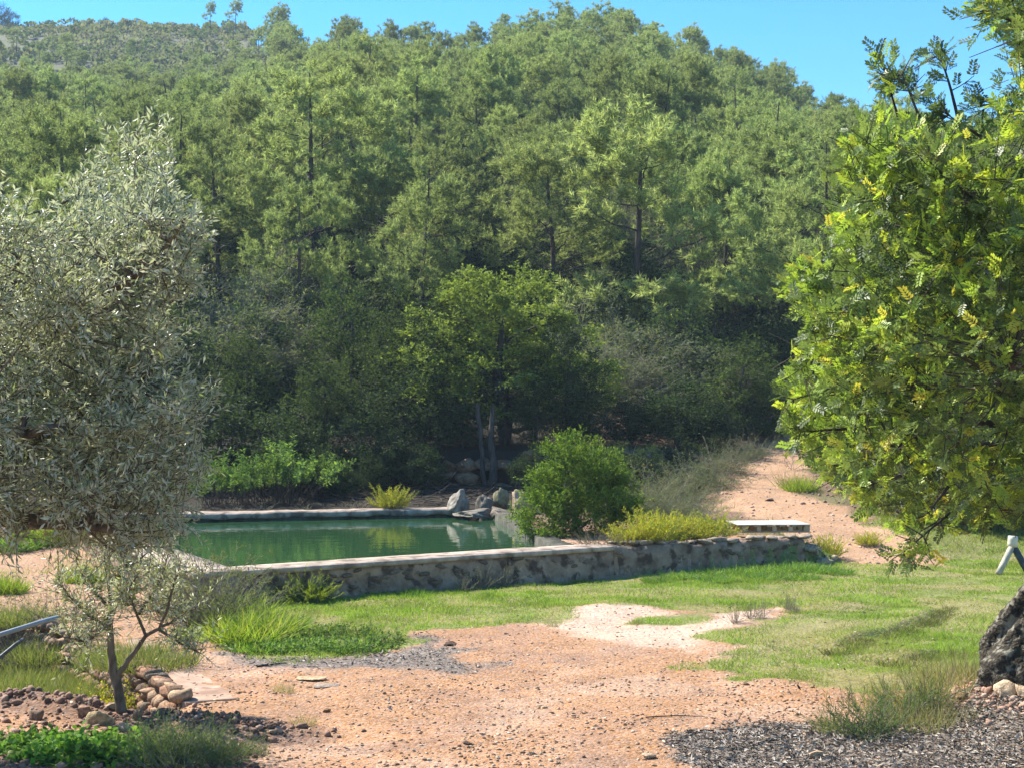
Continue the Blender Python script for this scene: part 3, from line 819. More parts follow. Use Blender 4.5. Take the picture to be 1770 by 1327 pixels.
# ================================================================== VEGETATION
# ---- pines
PC = [(.33, .38, .13), (.26, .315, .115), (.16, .205, .08), (.41, .42, .16)]
def pine(seed, H=9.0, R=2.3, zlo=.38, lean=.3, n=150, bright=1.0, dead=16):
    rng = np.random.default_rng(seed)
    wood = MB(); cr = MB()
    tx, ty = rng.normal(size=2) * lean
    trunk = [(0, 0, -.3), (tx * .1, ty * .1, H * .2), (tx * .4 + rng.normal() * .12, ty * .4 + rng.normal() * .12, H * .45), (tx * .8, ty * .8, H * .72), (tx, ty, H * .96)]
    tr = [.13, .11, .09, .06, .02]
    # lumpy crown: several big lobes
    C = []
    lob = []
    for _ in range(9):
        s = rng.uniform(zlo + .1, .98); a = rng.uniform(0, 6.283)
        rr = R * (np.sin(np.pi * np.clip((s - zlo + .1) / (1.12 - zlo), 0, 1)) ** .7)
        lob.append((math.cos(a) * rr * .62, math.sin(a) * rr * .62, s * H - .3, rng.uniform(.55, .8) * R * .62))
    lob.append((0, 0, H * .86, R * .5)); lob.append((tx * .5, ty * .5, H * .68, R * .62))
    lob = np.array(lob)
    while len(C) < n:
        l = lob[int(rng.integers(len(lob)))]
        d = rdirs(1, rng)[0]; r = l[3] * rng.uniform(.55, 1.0)
        p = np.array([l[0], l[1], l[2]]) + d * r * np.array([1, 1, .85])
        if p[2] < H * zlo + rng.uniform(0, .7): continue
        C.append(p)
    C = np.array(C)
    skeleton(wood, trunk, tr, C, 16, rng, .35, .35, .4)
    # dead lower branches
    if dead:
        a = rng.uniform(0, 6.283, dead); z = rng.uniform(.14, zlo + .06, dead) * H
        P0 = np.stack([np.full(dead, 0.) + tx * .3 * z / H, np.full(dead, 0.) + ty * .3 * z / H, z], 1)
        D = np.stack([np.cos(a), np.sin(a), rng.uniform(-.1, .5, dead)], 1)
        CC = curves(P0, unit(D), rng.uniform(.8, 2.2, dead), .1, .15, 6, rng)
        wood.add(*tubes(CC, np.linspace(.028, .006, 6)[None].repeat(dead, 0), 3))
        p, tan = along(CC, 7, .3, 1, rng); p = p.reshape(-1, 3); tan = tan.reshape(-1, 3)
        c2 = curves(p, unit(tan + rdirs(len(p), rng) * .9), rng.uniform(.2, .7, len(p)), .0, .2, 4, rng)
        wood.add(*tubes(c2, np.linspace(.009, .003, 4)[None].repeat(len(p), 0), 3))
    tw = clump_twigs(C, .42, 9, .42, rng, up=.55, trunkc=np.array([0, 0, H * .55]), outw=.7, curl=.12, droop=-.05, n=4)
    leaves_on(cr, tw, 34, .15, 1.0, .17, .15, NEEDLE, np.array(PC) * bright, [4, 4, 3, 1.2], rng, spread=.75, upn=.1, var=.25)
    return wood.me('trunk', M['bark'], True, False), cr.me('crown', M['pine'])
PINES = [pine(1, 9.5, 3.0, .32, .4), pine(2, 9, 2.7, .36, .25), pine(3, 8.5, 3.0, .28, .5), pine(4, 10, 2.8, .34, .3), pine(5, 8, 2.5, .18, .2, 140), pine(6, 9, 2.9, .24, .6)]
def put_pine(v, x, y, h, rz, label, group, wide=1.0, z=None):
    t = thing('pine_tree', label, 'tree', (x, y, (gz(x, y) if z is None else z) - .1), rz, group)
    s = h / [9.5, 9, 8.5, 10, 8, 9][v]
    t.scale = (s * wide, s * wide, s)
    obj('trunk', PINES[v][0], t); obj('crown', PINES[v][1], t)
    return t
# individually recognisable pines: (px centre, py top, px base, distance, variant, label)
NAMED = [(545, 108, 52, 0, 1.15, 'tall dominant pine with a dark ivy-wrapped trunk above the mixed trees'),
         (762, 200, 54, 2, 1.0, 'rounded bright pine with two bare stems showing below its crown'),
         (668, 150, 60, 3, .9, 'slim pine between the tall dark-trunked pine and the rounded bright one'),
         (968, 208, 53, 5, 1.05, 'broad pale-green pine with bare spreading lower boughs on the lower slope'),
         (1175, 215, 54, 1, 1.0, 'pine with a thin pale forked stem at the edge of the dark gully'),
         (1085, 250, 60, 3, .9, 'narrow pine behind the pale forked stem, in the lower row'),
         (1250, 262, 50, 4, .9, 'shorter pine with a grey leafless skirt near the carob'),
         (1425, 228, 41, 0, 1.05, 'vivid green pine leaning out from behind the carob'),
         (385, 225, 50, 2, 1.0, 'dark bushy pine just behind the top of the big olive'),
         (255, 175, 62, 5, 1.0, 'dense pine rising directly over the olive crown'),
         (60, 190, 60, 4, 1.1, 'dark pine above the shaded end of the olive'),
         (1330, 190, 60, 1, 1.0, 'pine with a grey-green crown over the dark gully'),
         (870, 180, 64, 3, 1.0, 'upright pine standing behind the gap of bare scrub')]
rng = np.random.default_rng(99)
GN = 'pines of the hillside wood'
spots = []
for px, py, d, v, wd, lab in NAMED:
    tp = at(px, py, d); x, y = tp[0], tp[1]
    z = gz(x, y); put_pine(v, x, y, tp[2] - z, rng.uniform(0, 6.28), lab, GN, wd)
    spots.append((x, y))
# the wood: dart throwing; the nearest 268 are objects of their own, the far ones one mass
cand = []; far = []
def yr_(px): return 150 + 90 * (1 - float(sstep(380, 560, px)))
sp_a = np.array(spots)
tries = 0
while tries < 42000:
    tries += 1
    y = 44 + (200 - 44) * rng.random() ** .8
    u = rng.uniform(-.42, .42); x = u * y
    px = 885 + F * u
    if y > yr_(px) + 1: continue
    if px < 470 and y > 172 and rng.random() > .04: continue
    if px < 470 and y > 150 and rng.random() > .35: continue
    r = 3.7 if y < 70 else 3.5 if y < 100 else 3.1
    if ((sp_a[:, 0] - x) ** 2 + (sp_a[:, 1] - y) ** 2).min() < r * r: continue
    sp_a = np.vstack([sp_a, [x, y]]); cand.append((x, y))
cand.sort(key=lambda c: c[1])
far = cand[268:]; cand = cand[:268]
print('pines', len(cand), len(far), cand[-1])
ORD = 'first second third fourth fifth sixth seventh eighth ninth tenth eleventh twelfth thirteenth fourteenth fifteenth sixteenth seventeenth eighteenth nineteenth twentieth'.split()
def pine_h(x, y):
    px = 885 + F * x / y
    h = rng.uniform(6.6, 8.8) if y < 75 else rng.uniform(6.2, 8.2) if y < 100 else rng.uniform(5.0, 7.4)
    if px < 470 and y > 150: h = rng.uniform(3.2, 5.0)
    return h
low = sorted([c for c in cand if c[1] < 58], key=lambda c: c[0] / c[1])
for x, y in cand:
    px = 885 + F * x / y
    h = pine_h(x, y); wd = rng.uniform(.9, 1.15)
    if y < 58:
        i = low.index((x, y)); j = len(low) - 1 - i
        sz = ('tall ' if h > 7.9 else 'short ' if h < 7.2 else '') + ('broad ' if wd > 1.06 else 'narrow ' if wd < .97 else '')
        lab = sz + 'pine, ' + (ORD[i] + ' in the lowest row counted from the olive' if i <= j else ORD[j] + ' in the lowest row counted from the carob')
    else:
        wh = 'above the olive' if px < 370 else 'above the euphorbias' if px < 600 else 'above the broad sunlit tree' if px < 1000 else 'above the dark gully' if px < 1340 else 'behind the carob'
        row = 'just behind the lowest row' if y < 68 else 'in the middle slope' if y < 84 else 'in the upper slope' if y < 100 else 'high on the hill'
        lab = ('large ' if h > 7.6 else 'small ' if h < 6.8 else 'medium ') + 'pine ' + row + ', ' + wh
    put_pine(int(rng.integers(6)), x, y, h, rng.uniform(0, 6.28), lab, GN, wd)
def scatter_mass(name, label, protos, P3, vi, rz, sc, cat):
    """far masses nobody could count: instances on points, one object"""
    me = bpy.data.meshes.new(name); me.from_pydata([tuple(p) for p in P3], [], [])
    for nm, dt, arr in (('v', 'INT', vi), ('rz', 'FLOAT', rz), ('sc', 'FLOAT', sc)):
        a_ = me.attributes.new(nm, dt, 'POINT'); a_.data.foreach_set('value', np.asarray(arr, np.int32 if dt == 'INT' else np.float32))
    o = obj(name, me); tag(o, label, cat, kind='stuff')
    ng = bpy.data.node_groups.new(name, 'GeometryNodeTree')
    ng.interface.new_socket('Geometry', in_out='INPUT', socket_type='NodeSocketGeometry'); ng.interface.new_socket('Geometry', in_out='OUTPUT', socket_type='NodeSocketGeometry')
    N = ng.nodes; L = ng.links; gi = N.new('NodeGroupInput'); go = N.new('NodeGroupOutput'); jo = N.new('GeometryNodeJoinGeometry')
    def attr(nm, dt):
        n_ = N.new('GeometryNodeInputNamedAttribute'); n_.data_type = dt; n_.inputs['Name'].default_value = nm; return n_.outputs['Attribute']
    cx = N.new('ShaderNodeCombineXYZ'); L.new(attr('rz', 'FLOAT'), cx.inputs[2]); rot = N.new('FunctionNodeEulerToRotation'); L.new(cx.outputs[0], rot.inputs[0])
    for k_, objs in enumerate(protos):
        cmp_ = N.new('FunctionNodeCompare'); cmp_.data_type = 'INT'; cmp_.operation = 'EQUAL'
        ins = [i_ for i_ in cmp_.inputs if i_.type == 'INT']
        L.new(attr('v', 'INT'), ins[0]); ins[1].default_value = k_
        j2 = N.new('GeometryNodeJoinGeometry')
        for oo in objs:
            oi_ = N.new('GeometryNodeObjectInfo'); oi_.transform_space = 'ORIGINAL'; oi_.inputs['Object'].default_value = oo; oi_.inputs['As Instance'].default_value = False
            L.new(oi_.outputs['Geometry'], j2.inputs[0])
        ip = N.new('GeometryNodeInstanceOnPoints'); L.new(gi.outputs[0], ip.inputs['Points']); L.new(cmp_.outputs[0], ip.inputs['Selection']); L.new(j2.outputs[0], ip.inputs['Instance'])
        L.new(rot.outputs[0], ip.inputs['Rotation']); L.new(attr('sc', 'FLOAT'), ip.inputs['Scale'])
        L.new(ip.outputs[0], jo.inputs[0])
    L.new(jo.outputs[0], go.inputs[0])
    md = o.modifiers.new('scatter', 'NODES'); md.node_group = ng
    return o
protos = []
allp = [o_ for o_ in COL.objects if o_.name.startswith('pine_tree')]
for v in range(6):
    r_ = [p_ for p_ in allp if any(c_.data is PINES[v][1] for c_ in p_.children)][0]
    protos.append(list(r_.children))
P3 = [(x, y, gz(x, y) - .1) for x, y in far]; vi = rng.integers(0, 6, len(far))
scatter_mass('distant_pines', 'far pine wood covering the top of the hill up to the skyline', protos, P3, vi, rng.uniform(0, 6.28, len(far)),
             [pine_h(x, y) / [9.5, 9, 8.5, 10, 8, 9][v] for (x, y), v in zip(far, vi)], 'wood')
# two tall thin pines that stand up on the scrub skyline, and two dark shrubs beside them
for px, py, wd, lab in ((364, 3, .8, 'slim grey-green pine on the scrub skyline, thinner of the pair'), (408, 0, 1.0, 'grey-green pine on the scrub skyline, fuller of the pair')):
    tp = at(px, py, 225); z = gz(tp[0], tp[1]); put_pine(4, tp[0], tp[1], tp[2] - z, 1 + px, lab, GN, wd)

# ---- broadleaf prototypes
def lumpy_centers(rng, n, lobes, zmin=0, shell=.6):
    L_ = np.array(lobes, float); wgt = L_[:, 3] ** 2; wgt /= wgt.sum(); C = []
    while len(C) < n:
        l = L_[rng.choice(len(L_), p=wgt)]
        p = l[:3] + rdirs(1, rng)[0] * l[3] * rng.uniform(shell, 1.0)
        if p[2] < zmin: continue
        C.append(p)
    return np.array(C)
def broad(seed, lobes, n, trunk, tr, leaf=.075, lw=.55, per=9, k=9, tl=.32, cols=None, wts=None, zmin=.3, up=.35, tmpl=LEAF, spread=.9, upn=.5, mat='leaf', bark='bark', nl=10, rad=.35, twigs=False, outw=.5, droop=.05):
    rng = np.random.default_rng(seed); wood = MB(); cr = MB()
    C = lumpy_centers(rng, n, lobes, zmin)
    skeleton(wood, trunk, tr, C, nl, rng, .5, .25)
    cen = np.mean(np.array(lobes)[:, :3], axis=0); cen[2] -= .3
    tw_ = clump_twigs(C, rad, per, tl, rng, up=up, trunkc=cen, outw=outw, droop=droop)
    if twigs: wood.add(*tubes(tw_, np.linspace(.005, .002, 4)[None].repeat(len(tw_), 0), 3))
    leaves_on(cr, tw_, k, .1, 1.0, leaf, lw, tmpl, cols, wts, rng, spread, upn)
    return wood.me('trunk', M[bark], True, False), cr.me('crown', M[mat])
OAK_SHADE = [(.06, .09, .028), (.038, .06, .022), (.09, .12, .032), (.13, .15, .05)]  # leaf greens darkened so the lower trees read as shaded
OAK_SUN = [(.25, .30, .065), (.17, .22, .05), (.34, .37, .08)]  # same leaves brightened, sunlight on the big crown put into the colour
def tree_thing(name, label, cat, pro, loc, rz=0, scale=(1, 1, 1), group=None):
    t = thing(name, label, cat, loc, rz, group); t.scale = scale
    obj('trunk' if 'tree' in name else 'stems', pro[0], t); obj('crown' if 'tree' in name else 'foliage', pro[1], t)
    return t
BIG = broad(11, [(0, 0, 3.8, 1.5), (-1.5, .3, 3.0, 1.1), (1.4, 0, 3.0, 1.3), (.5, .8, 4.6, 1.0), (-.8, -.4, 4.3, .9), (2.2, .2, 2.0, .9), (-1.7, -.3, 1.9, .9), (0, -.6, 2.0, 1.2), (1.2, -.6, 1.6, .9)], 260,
            [(0, 0, -.2), (.1, 0, .8), (-.1, .1, 2.0), (0, 0, 3.6)], [.2, .17, .13, .05], leaf=.09, cols=OAK_SUN, wts=[4, 3, 3], zmin=.9, per=13, k=11, tl=.34)
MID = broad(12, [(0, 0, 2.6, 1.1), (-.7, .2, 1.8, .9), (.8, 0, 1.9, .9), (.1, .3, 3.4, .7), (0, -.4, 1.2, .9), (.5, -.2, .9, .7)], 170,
            [(0, 0, -.2), (.05, 0, .7), (0, .1, 1.6), (0, 0, 2.8)], [.12, .1, .08, .03], leaf=.07, cols=OAK_SHADE, wts=[4, 4, 2, .8], zmin=.35, per=10, k=9, tl=.3)
GREYSH = broad(13, [(0, 0, 1.3, .8), (-.7, .2, .9, .6), (.7, 0, 1.0, .65), (0, -.3, .7, .7)], 110,
            [(0, 0, -.1), (.05, 0, .4), (0, 0, .9), (0, 0, 1.4)], [.06, .05, .04, .02], leaf=.06, lw=.3, cols=[(.19, .215, .11), (.13, .15, .08), (.25, .255, .15)], wts=[3, 3, 1], zmin=.1, per=9, k=9, tl=.35, bark='grey_twig', twigs=True)
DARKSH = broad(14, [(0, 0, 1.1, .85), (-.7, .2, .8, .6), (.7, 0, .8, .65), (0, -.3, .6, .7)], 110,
            [(0, 0, -.1), (.05, 0, .4), (0, 0, .8), (0, 0, 1.2)], [.06, .05, .04, .02], leaf=.065, cols=[(.045, .07, .028), (.03, .05, .022), (.08, .11, .04)], wts=[3, 3, 1], zmin=.1, per=9, k=9, tl=.3)  # shrub greens lowered, the belt's deep shade put into the leaf colour
# mixed trees behind the water: (px, py_top, distance, proto, width scale, label)
MX = 'mixed trees behind the water'
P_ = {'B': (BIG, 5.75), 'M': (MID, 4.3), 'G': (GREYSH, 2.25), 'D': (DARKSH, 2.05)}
def by_top(px, py, d, key, wd, label, rz, name='broadleaf_tree', cat='tree', group=MX, base=None):
    tp = at(px, py, d); z = gz(tp[0], tp[1]) if base is None else base
    pr, h = P_[key]; s = (tp[2] - z) / h
    return tree_thing(name, label, cat, pr, (tp[0], tp[1], z), rz, (s * wd, s * wd, s), group)
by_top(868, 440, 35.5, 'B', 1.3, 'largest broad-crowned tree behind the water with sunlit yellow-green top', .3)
by_top(760, 468, 36.0, 'M', 1.25, 'leafy tree leaning against the side of the largest broad crown', 1.3)
by_top(985, 545, 34.6, 'M', 1.15, 'lower tree whose crown slopes down from the largest one', 2.2)
by_top(610, 462, 39, 'M', 1.0, 'dull green tree just below the ivy-wrapped pine trunk', 2.9)
by_top(672, 505, 36, 'M', .95, 'slender lit tree between the ivy-wrapped trunk and the broad crown', .5)
by_top(560, 600, 34, 'M', 1.2, 'dark shaded tree over the far water edge', 4.1)
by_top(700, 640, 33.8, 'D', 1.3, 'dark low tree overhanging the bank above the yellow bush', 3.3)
by_top(925, 640, 34.0, 'M', 1.1, 'shaded tree beside the thin dark trunks', 5.3)
by_top(430, 560, 37, 'M', 1.1, 'shaded tree showing past the olive crown', 1.9)
by_top(470, 525, 40, 'G', 1.6, 'pale grey-green leafy bush high in the shade under the pines', 1.0, 'shrub', 'shrub')
by_top(380, 668, 33, 'D', 1.4, 'yellow-green topped bush next to the olive crown', .2, 'shrub', 'shrub')
by_top(320, 640, 34, 'M', 1.0, 'tree mostly hidden behind the olive', 1.1)
by_top(180, 620, 34, 'B', 1.0, 'broad tree seen through gaps in the olive', 4.4)
by_top(40, 600, 36, 'B', 1.0, 'broad tree beyond the gravel track', 2.4)
by_top(250, 560, 40, 'M', 1.2, 'tree high behind the olive crown', 3.4)
by_top(1285, 568, 37.5, 'M', 1.35, 'rounded grey-green tree at the top of the bend in the path', .9)
by_top(1215, 590, 39, 'G', 1.5, 'grey scrubby tree next to the rounded grey-green one', 2.5)
by_top(1110, 562, 40, 'G', 1.7, 'pale twiggy scrub tree beyond the largest broad crown', .4)
by_top(1050, 590, 38, 'G', 1.6, 'second pale scrub tree, closer to the largest broad crown', 3.4)
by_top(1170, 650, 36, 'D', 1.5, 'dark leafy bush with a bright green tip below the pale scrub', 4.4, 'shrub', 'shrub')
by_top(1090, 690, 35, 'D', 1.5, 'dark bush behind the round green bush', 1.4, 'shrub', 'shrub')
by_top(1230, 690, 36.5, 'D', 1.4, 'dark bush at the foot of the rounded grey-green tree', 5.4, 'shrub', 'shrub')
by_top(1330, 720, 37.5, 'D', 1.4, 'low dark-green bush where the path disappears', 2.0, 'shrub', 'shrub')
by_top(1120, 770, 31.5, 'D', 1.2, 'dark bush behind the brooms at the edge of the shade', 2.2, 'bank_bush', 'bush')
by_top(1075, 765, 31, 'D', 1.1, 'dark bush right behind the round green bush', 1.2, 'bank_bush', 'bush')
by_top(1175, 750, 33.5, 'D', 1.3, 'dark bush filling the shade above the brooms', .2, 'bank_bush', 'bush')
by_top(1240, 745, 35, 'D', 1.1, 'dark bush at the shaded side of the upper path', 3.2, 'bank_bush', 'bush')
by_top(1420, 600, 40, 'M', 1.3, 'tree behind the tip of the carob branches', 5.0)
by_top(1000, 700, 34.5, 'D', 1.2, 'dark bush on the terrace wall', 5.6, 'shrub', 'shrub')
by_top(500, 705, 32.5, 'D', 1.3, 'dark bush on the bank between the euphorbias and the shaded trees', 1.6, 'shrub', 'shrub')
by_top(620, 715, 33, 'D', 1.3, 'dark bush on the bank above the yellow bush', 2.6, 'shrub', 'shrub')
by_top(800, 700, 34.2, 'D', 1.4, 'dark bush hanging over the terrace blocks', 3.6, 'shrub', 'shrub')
# thin trunks of the shaded tree above the rocks
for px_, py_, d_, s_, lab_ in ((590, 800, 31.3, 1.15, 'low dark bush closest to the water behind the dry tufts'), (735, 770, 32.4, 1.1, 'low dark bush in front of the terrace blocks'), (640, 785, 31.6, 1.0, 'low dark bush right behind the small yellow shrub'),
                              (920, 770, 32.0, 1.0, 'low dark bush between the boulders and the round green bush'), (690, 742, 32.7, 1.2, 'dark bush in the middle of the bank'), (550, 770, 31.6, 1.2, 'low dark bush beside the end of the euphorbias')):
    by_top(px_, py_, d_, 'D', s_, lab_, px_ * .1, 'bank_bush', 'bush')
for i, (px, tx, lab) in enumerate(((853, 850, 'thicker dark bare trunk above the boulders'), (838, 826, 'thin leaning dark stem next to the thicker bare trunk'))):
    a = at(px, 838, 33); b = at(tx, 700, 33.3)
    P = np.linspace(a, b, 8)[None] + np.random.default_rng(i).normal(size=(1, 8, 3)) * .02
    t = thing('shaded_tree', lab, 'tree', (0, 0, 0), 0, MX)
    V, T = tubes(P, np.linspace(.1 - .04 * i, .05, 8)[None], 8); obj('trunk', mesh('trunk', V, T, M['bark'], None, True), t)
# understorey of the slope
rng = np.random.default_rng(123)
us = []
tries = 0
while len(us) < 120 and tries < 9000:
    tries += 1
    y = rng.uniform(40, 64); x = rng.uniform(-.40, .40) * y
    if any((x - a) ** 2 + (y - b) ** 2 < 2.0 ** 2 for a, b in us): continue
    us.append((x, y))
for i, (x, y) in enumerate(us):
    key = 'D' if rng.random() < .6 else 'G'
    pr, h = P_[key]; s = rng.uniform(1.1, 1.9)
    px = 885 + F * x / y
    wh = 'above the olive' if px < 370 else 'over the euphorbias' if px < 600 else 'over the broad sunlit tree' if px < 1000 else 'in the dark gully' if px < 1340 else 'behind the carob'
    row = 'front' if y < 46 else 'second' if y < 54 else 'third'
    tree_thing('undergrowth_shrub', ('dark leafy' if key == 'D' else 'grey twiggy') + ' undergrowth shrub, ' + row + ' row under the pines ' + wh, 'shrub', pr,
               (x, y, gz(x, y) - .1), rng.uniform(0, 6), (s * 1.15, s * 1.15, s), 'undergrowth between the pine trunks')
nu = 620
yy = rng.uniform(60, 150, nu); xx = rng.uniform(-.42, .42, nu) * yy
dsh = [o_ for o_ in COL.objects if o_.name.startswith('undergrowth_shrub')]
dk = [o_ for o_ in dsh if any(c_.data is DARKSH[1] for c_ in o_.children)][0]; gk = [o_ for o_ in dsh if any(c_.data is GREYSH[1] for c_ in o_.children)][0]
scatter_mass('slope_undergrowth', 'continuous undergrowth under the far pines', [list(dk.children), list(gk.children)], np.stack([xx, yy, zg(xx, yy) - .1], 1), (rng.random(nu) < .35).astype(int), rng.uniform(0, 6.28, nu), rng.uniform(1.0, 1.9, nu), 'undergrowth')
# low scrub on the open upper slope
mb = MB(); rng = np.random.default_rng(5)
n = 5200
u = rng.uniform(-.42, -.10, n); y = rng.uniform(120, 246, n); x = u * y
z = zg(x, y)
keep = fbm(x * .12, y * .12, 8, 3) > -.25
x, y, z = x[keep], y[keep], z[keep]; n = len(x)
rad = rng.uniform(.25, .9, n)
cc = np.repeat(np.stack([x, y, z + rad * .4], 1), 16, axis=0); rr = np.repeat(rad, 16)[:, None]
d = rdirs(len(cc), rng); d[:, 2] = np.abs(d[:, 2])
base = pal(n, [(.15, .17, .09), (.19, .185, .12), (.09, .125, .055), (.21, .205, .15)], [3, 3, 2, 1], rng)
mb.add(*put(*LEAF, cc + d * rr * .7, unit(d + rdirs(len(cc), rng) * .7), rdirs(len(cc), rng), np.stack([rr[:, 0] * .7] * 3, 1), np.repeat(base, 16, axis=0)))
o = obj('hill_scrub', mb.me('hill_scrub', M['leaf'])); tag(o, 'low grey-green scrub covering the open upper slope', 'scrub', kind='stuff')
# dark shrubs that break the skyline
for px, py, s, lab in ((182, 30, 2.2, 'small dark round shrub on the bare skyline'), (213, 36, 2.4, 'wider dark shrub on the bare skyline beside the small round one'), (8, 8, 5.5, 'clump of dark shrub on the skyline at the edge of the view'), (90, 40, 1.8, 'flat grey shrub on the long bare skyline')):
    tp = at(px, py, 238); z = gz(tp[0], tp[1]); s = max(1.2, (tp[2] - z)) / 2.05
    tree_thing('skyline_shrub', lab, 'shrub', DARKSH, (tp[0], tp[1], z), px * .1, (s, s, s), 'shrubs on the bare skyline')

# ---- round green bush over the water
def stemmy(seed, base_r, n, L, up, k, leaf, lw, cols, wts, t0=.25, droop=.05, curl=.2, spread=.8, upn=.3, tmpl=LEAF, sub=0, stem_r=.006, mat='leaf', bark='grey_twig', dome=None, npt=6, squash=1.0, var=.15):
    """many stems from one foot"""
    rng = np.random.default_rng(seed); wood = MB(); cr = MB()
    a = rng.uniform(0, 6.283, n); r = base_r * np.sqrt(rng.random(n))
    P = np.stack([np.cos(a) * r, np.sin(a) * r, np.full(n, -.03)], 1)
    D = rng.normal(size=(n, 3)); D[:, 2] = np.abs(D[:, 2]) * .5 + up
    D[:, :2] += P[:, :2] / max(base_r, .01) * .6
    D = unit(D); D[:, 2] *= squash
    LL = L * rng.uniform(.6, 1.1, n)
    C = curves(P, D, LL, droop, curl, npt, rng)
    wood.add(*tubes(C, np.linspace(stem_r, stem_r * .3, npt)[None].repeat(n, 0), 3))
    if sub:
        p, tan = along(C, sub, .3, .98, rng); p = p.reshape(-1, 3); tan = tan.reshape(-1, 3)
        c2 = curves(p, unit(tan + rdirs(len(p), rng) * .75), L * rng.uniform(.12, .32, len(p)), droop * .5, curl, 4, rng)
        wood.add(*tubes(c2, np.linspace(stem_r * .45, stem_r * .2, 4)[None].repeat(len(p), 0), 3))
        if k: leaves_on(cr, c2, k, .1, 1, leaf, lw, tmpl, cols, wts, rng, spread, upn, var)
    elif k:
        leaves_on(cr, C, k, t0, 1, leaf, lw, tmpl, cols, wts, rng, spread, upn, var)
    w_ = wood.me('stems', M[bark], True, False)
    return w_, (cr.me('foliage', M[mat]) if k else None)
def plant(name, label, cat, pro, loc, rz=0, scale=1.0, group=None):
    t = thing(name, label, cat, loc, rz, group)
    t.scale = (scale, scale, scale) if np.isscalar(scale) else scale
    obj('stems', pro[0], t)
    if pro[1]: obj('foliage', pro[1], t)
    return t
LENT = broad(15, [(0, 0, .85, .62), (-.5, -.1, .55, .5), (.5, 0, .6, .5), (-.1, -.1, 1.25, .42), (.35, .1, 1.05, .4), (-.6, -.4, .3, .4), (.1, -.4, .45, .45), (.7, .2, .4, .4)], 300,
             [(0, 0, -.1), (.0, 0, .3), (0, 0, .6), (0, 0, .9)], [.05, .04, .03, .02], leaf=.052, lw=.38, cols=[(.17, .27, .045), (.11, .18, .035), (.24, .34, .055)], wts=[4, 3, 2], zmin=-.1, per=11, k=11, tl=.2, rad=.2, up=.5, outw=.9, spread=.7)
bb = at(1000, 935, 23.2)
tree_thing('round_bush', 'large round bright green bush hanging over the end of the water', 'bush', LENT, (bb[0] - .02, bb[1] + .4, .22), .4, (1.13, 1.1, 1.07))
# ---- yellow-tipped shrubs
YC = [(.46, .43, .04), (.27, .33, .05), (.56, .50, .05)]
INULA = stemmy(21, .2, 105, .52, 1.0, 44, .05, .2, YC, [3, 3, 2], t0=.3, droop=.0, curl=.08, spread=.7, stem_r=.005, sub=0)
def on_ground(px, py, z=None, d=None):
    if d is not None:
        q = at(px, py, d)
    else:
        q = G(px, py, z or 0)
    return q
YG = 'yellow-tipped shrubs round the water'
q = G(674, 879, .44); plant('yellow_shrub', 'small yellow shrub alone on the far coping, mirrored in the water', 'shrub', INULA, (q[0], q[1] + .2, .42), 0, (1.0, 1.0, 1.02), YG)
for px, py, s, sq, lab in ((1130, 936, 1.1, 1.0, 'brightest yellow shrub behind the ragged wall top'), (1090, 938, .8, .9, 'yellow shrub crowding the brightest one on its water side'),
                       (1235, 926, 1.0, .85, 'duller yellow-green shrub beside the pallet'), (1195, 930, .9, .9, 'yellow-green shrub between the brightest one and the duller one'), (1160, 932, .95, 1.0, 'yellow shrub touching the brightest one on its path side')):
    q = G(px, py, .45); plant('yellow_shrub', lab, 'shrub', INULA, (q[0], q[1] + .35, .38), px, (s, s, s * sq), YG)
TWIG = stemmy(22, .14, 60, .5, .7, 8, .03, .3, [(.22, .17, .10), (.16, .15, .08), (.25, .22, .10)], [2, 2, 1], t0=.3, curl=.12, spread=.6, stem_r=.005)
for i, (px, s, lab) in enumerate(((1025, .75, 'brown twiggy shrub where the wall top meets the round bush'), (1060, .8, 'brown twiggy shrub next to the yellow ones'))):
    q = G(px, 940, .45); plant('twiggy_shrub', lab, 'shrub', TWIG, (q[0], q[1] + .3, .38), i, s, 'brown twiggy shrubs on the wall')
q = G(790, 1000, .2); 
# ---- grey-green brooms on the bank
BROOM = stemmy(23, .4, 110, 1.05, .55, 15, .045, .2, [(.21, .23, .12), (.15, .175, .09), (.27, .26, .16)], [3, 3, 1], curl=.32, spread=.8, sub=9, stem_r=.005)
BR = 'grey-green broom shrubs along the path bank'
for px, py, d, s, lab in ((1165, 885, 24.6, .92, 'tallest grey-green broom beside the path bank'), (1205, 870, 26.5, .8, 'grey-green broom behind the tallest one'), (1240, 832, 31.0, 1.0, 'pale broom at the side of the upper path'),
                          (1275, 815, 32.5, .95, 'sprawling straw-tinted broom by the upper path'), (1135, 868, 26.5, .9, 'broom partly behind the round green bush'), (1320, 800, 34.5, .7, 'small broom where the path narrows'), (1190, 838, 30, 1.0, 'shaded broom at the edge of the dark bushes'),
                          (1100, 850, 28, 1.1, 'broom with yellowing tips behind the round bush')):
    q = at(px - 22, py, d); plant('broom_shrub', lab, 'shrub', BROOM, (q[0], q[1], gz(q[0], q[1])), px, s * .74, BR)
THIST = stemmy(24, .15, 9, 1.5, 1.3, 5, .05, .5, [(.17, .13, .06), (.14, .15, .06)], [1, 1], curl=.12, sub=7, stem_r=.008, spread=.8)
for i, (px, d, s, lab) in enumerate(((1115, 26.2, .95, 'tall dry seed-headed weed rising behind the round bush'), (1150, 27, .8, 'dry seed-headed weed beside the taller one'), (1230, 31, .9, 'slender dry weed above the brooms'), (1010, 30.5, .8, 'bare branching weed over the rocks'), (1370, 33, .55, 'thin dry stalks beside the grass tuft on the path bank'))):
    q = at(px, 860, d); plant('dry_weed', lab, 'weed', THIST, (q[0], q[1], gz(q[0], q[1])), i * 2, s, 'tall dry weeds')
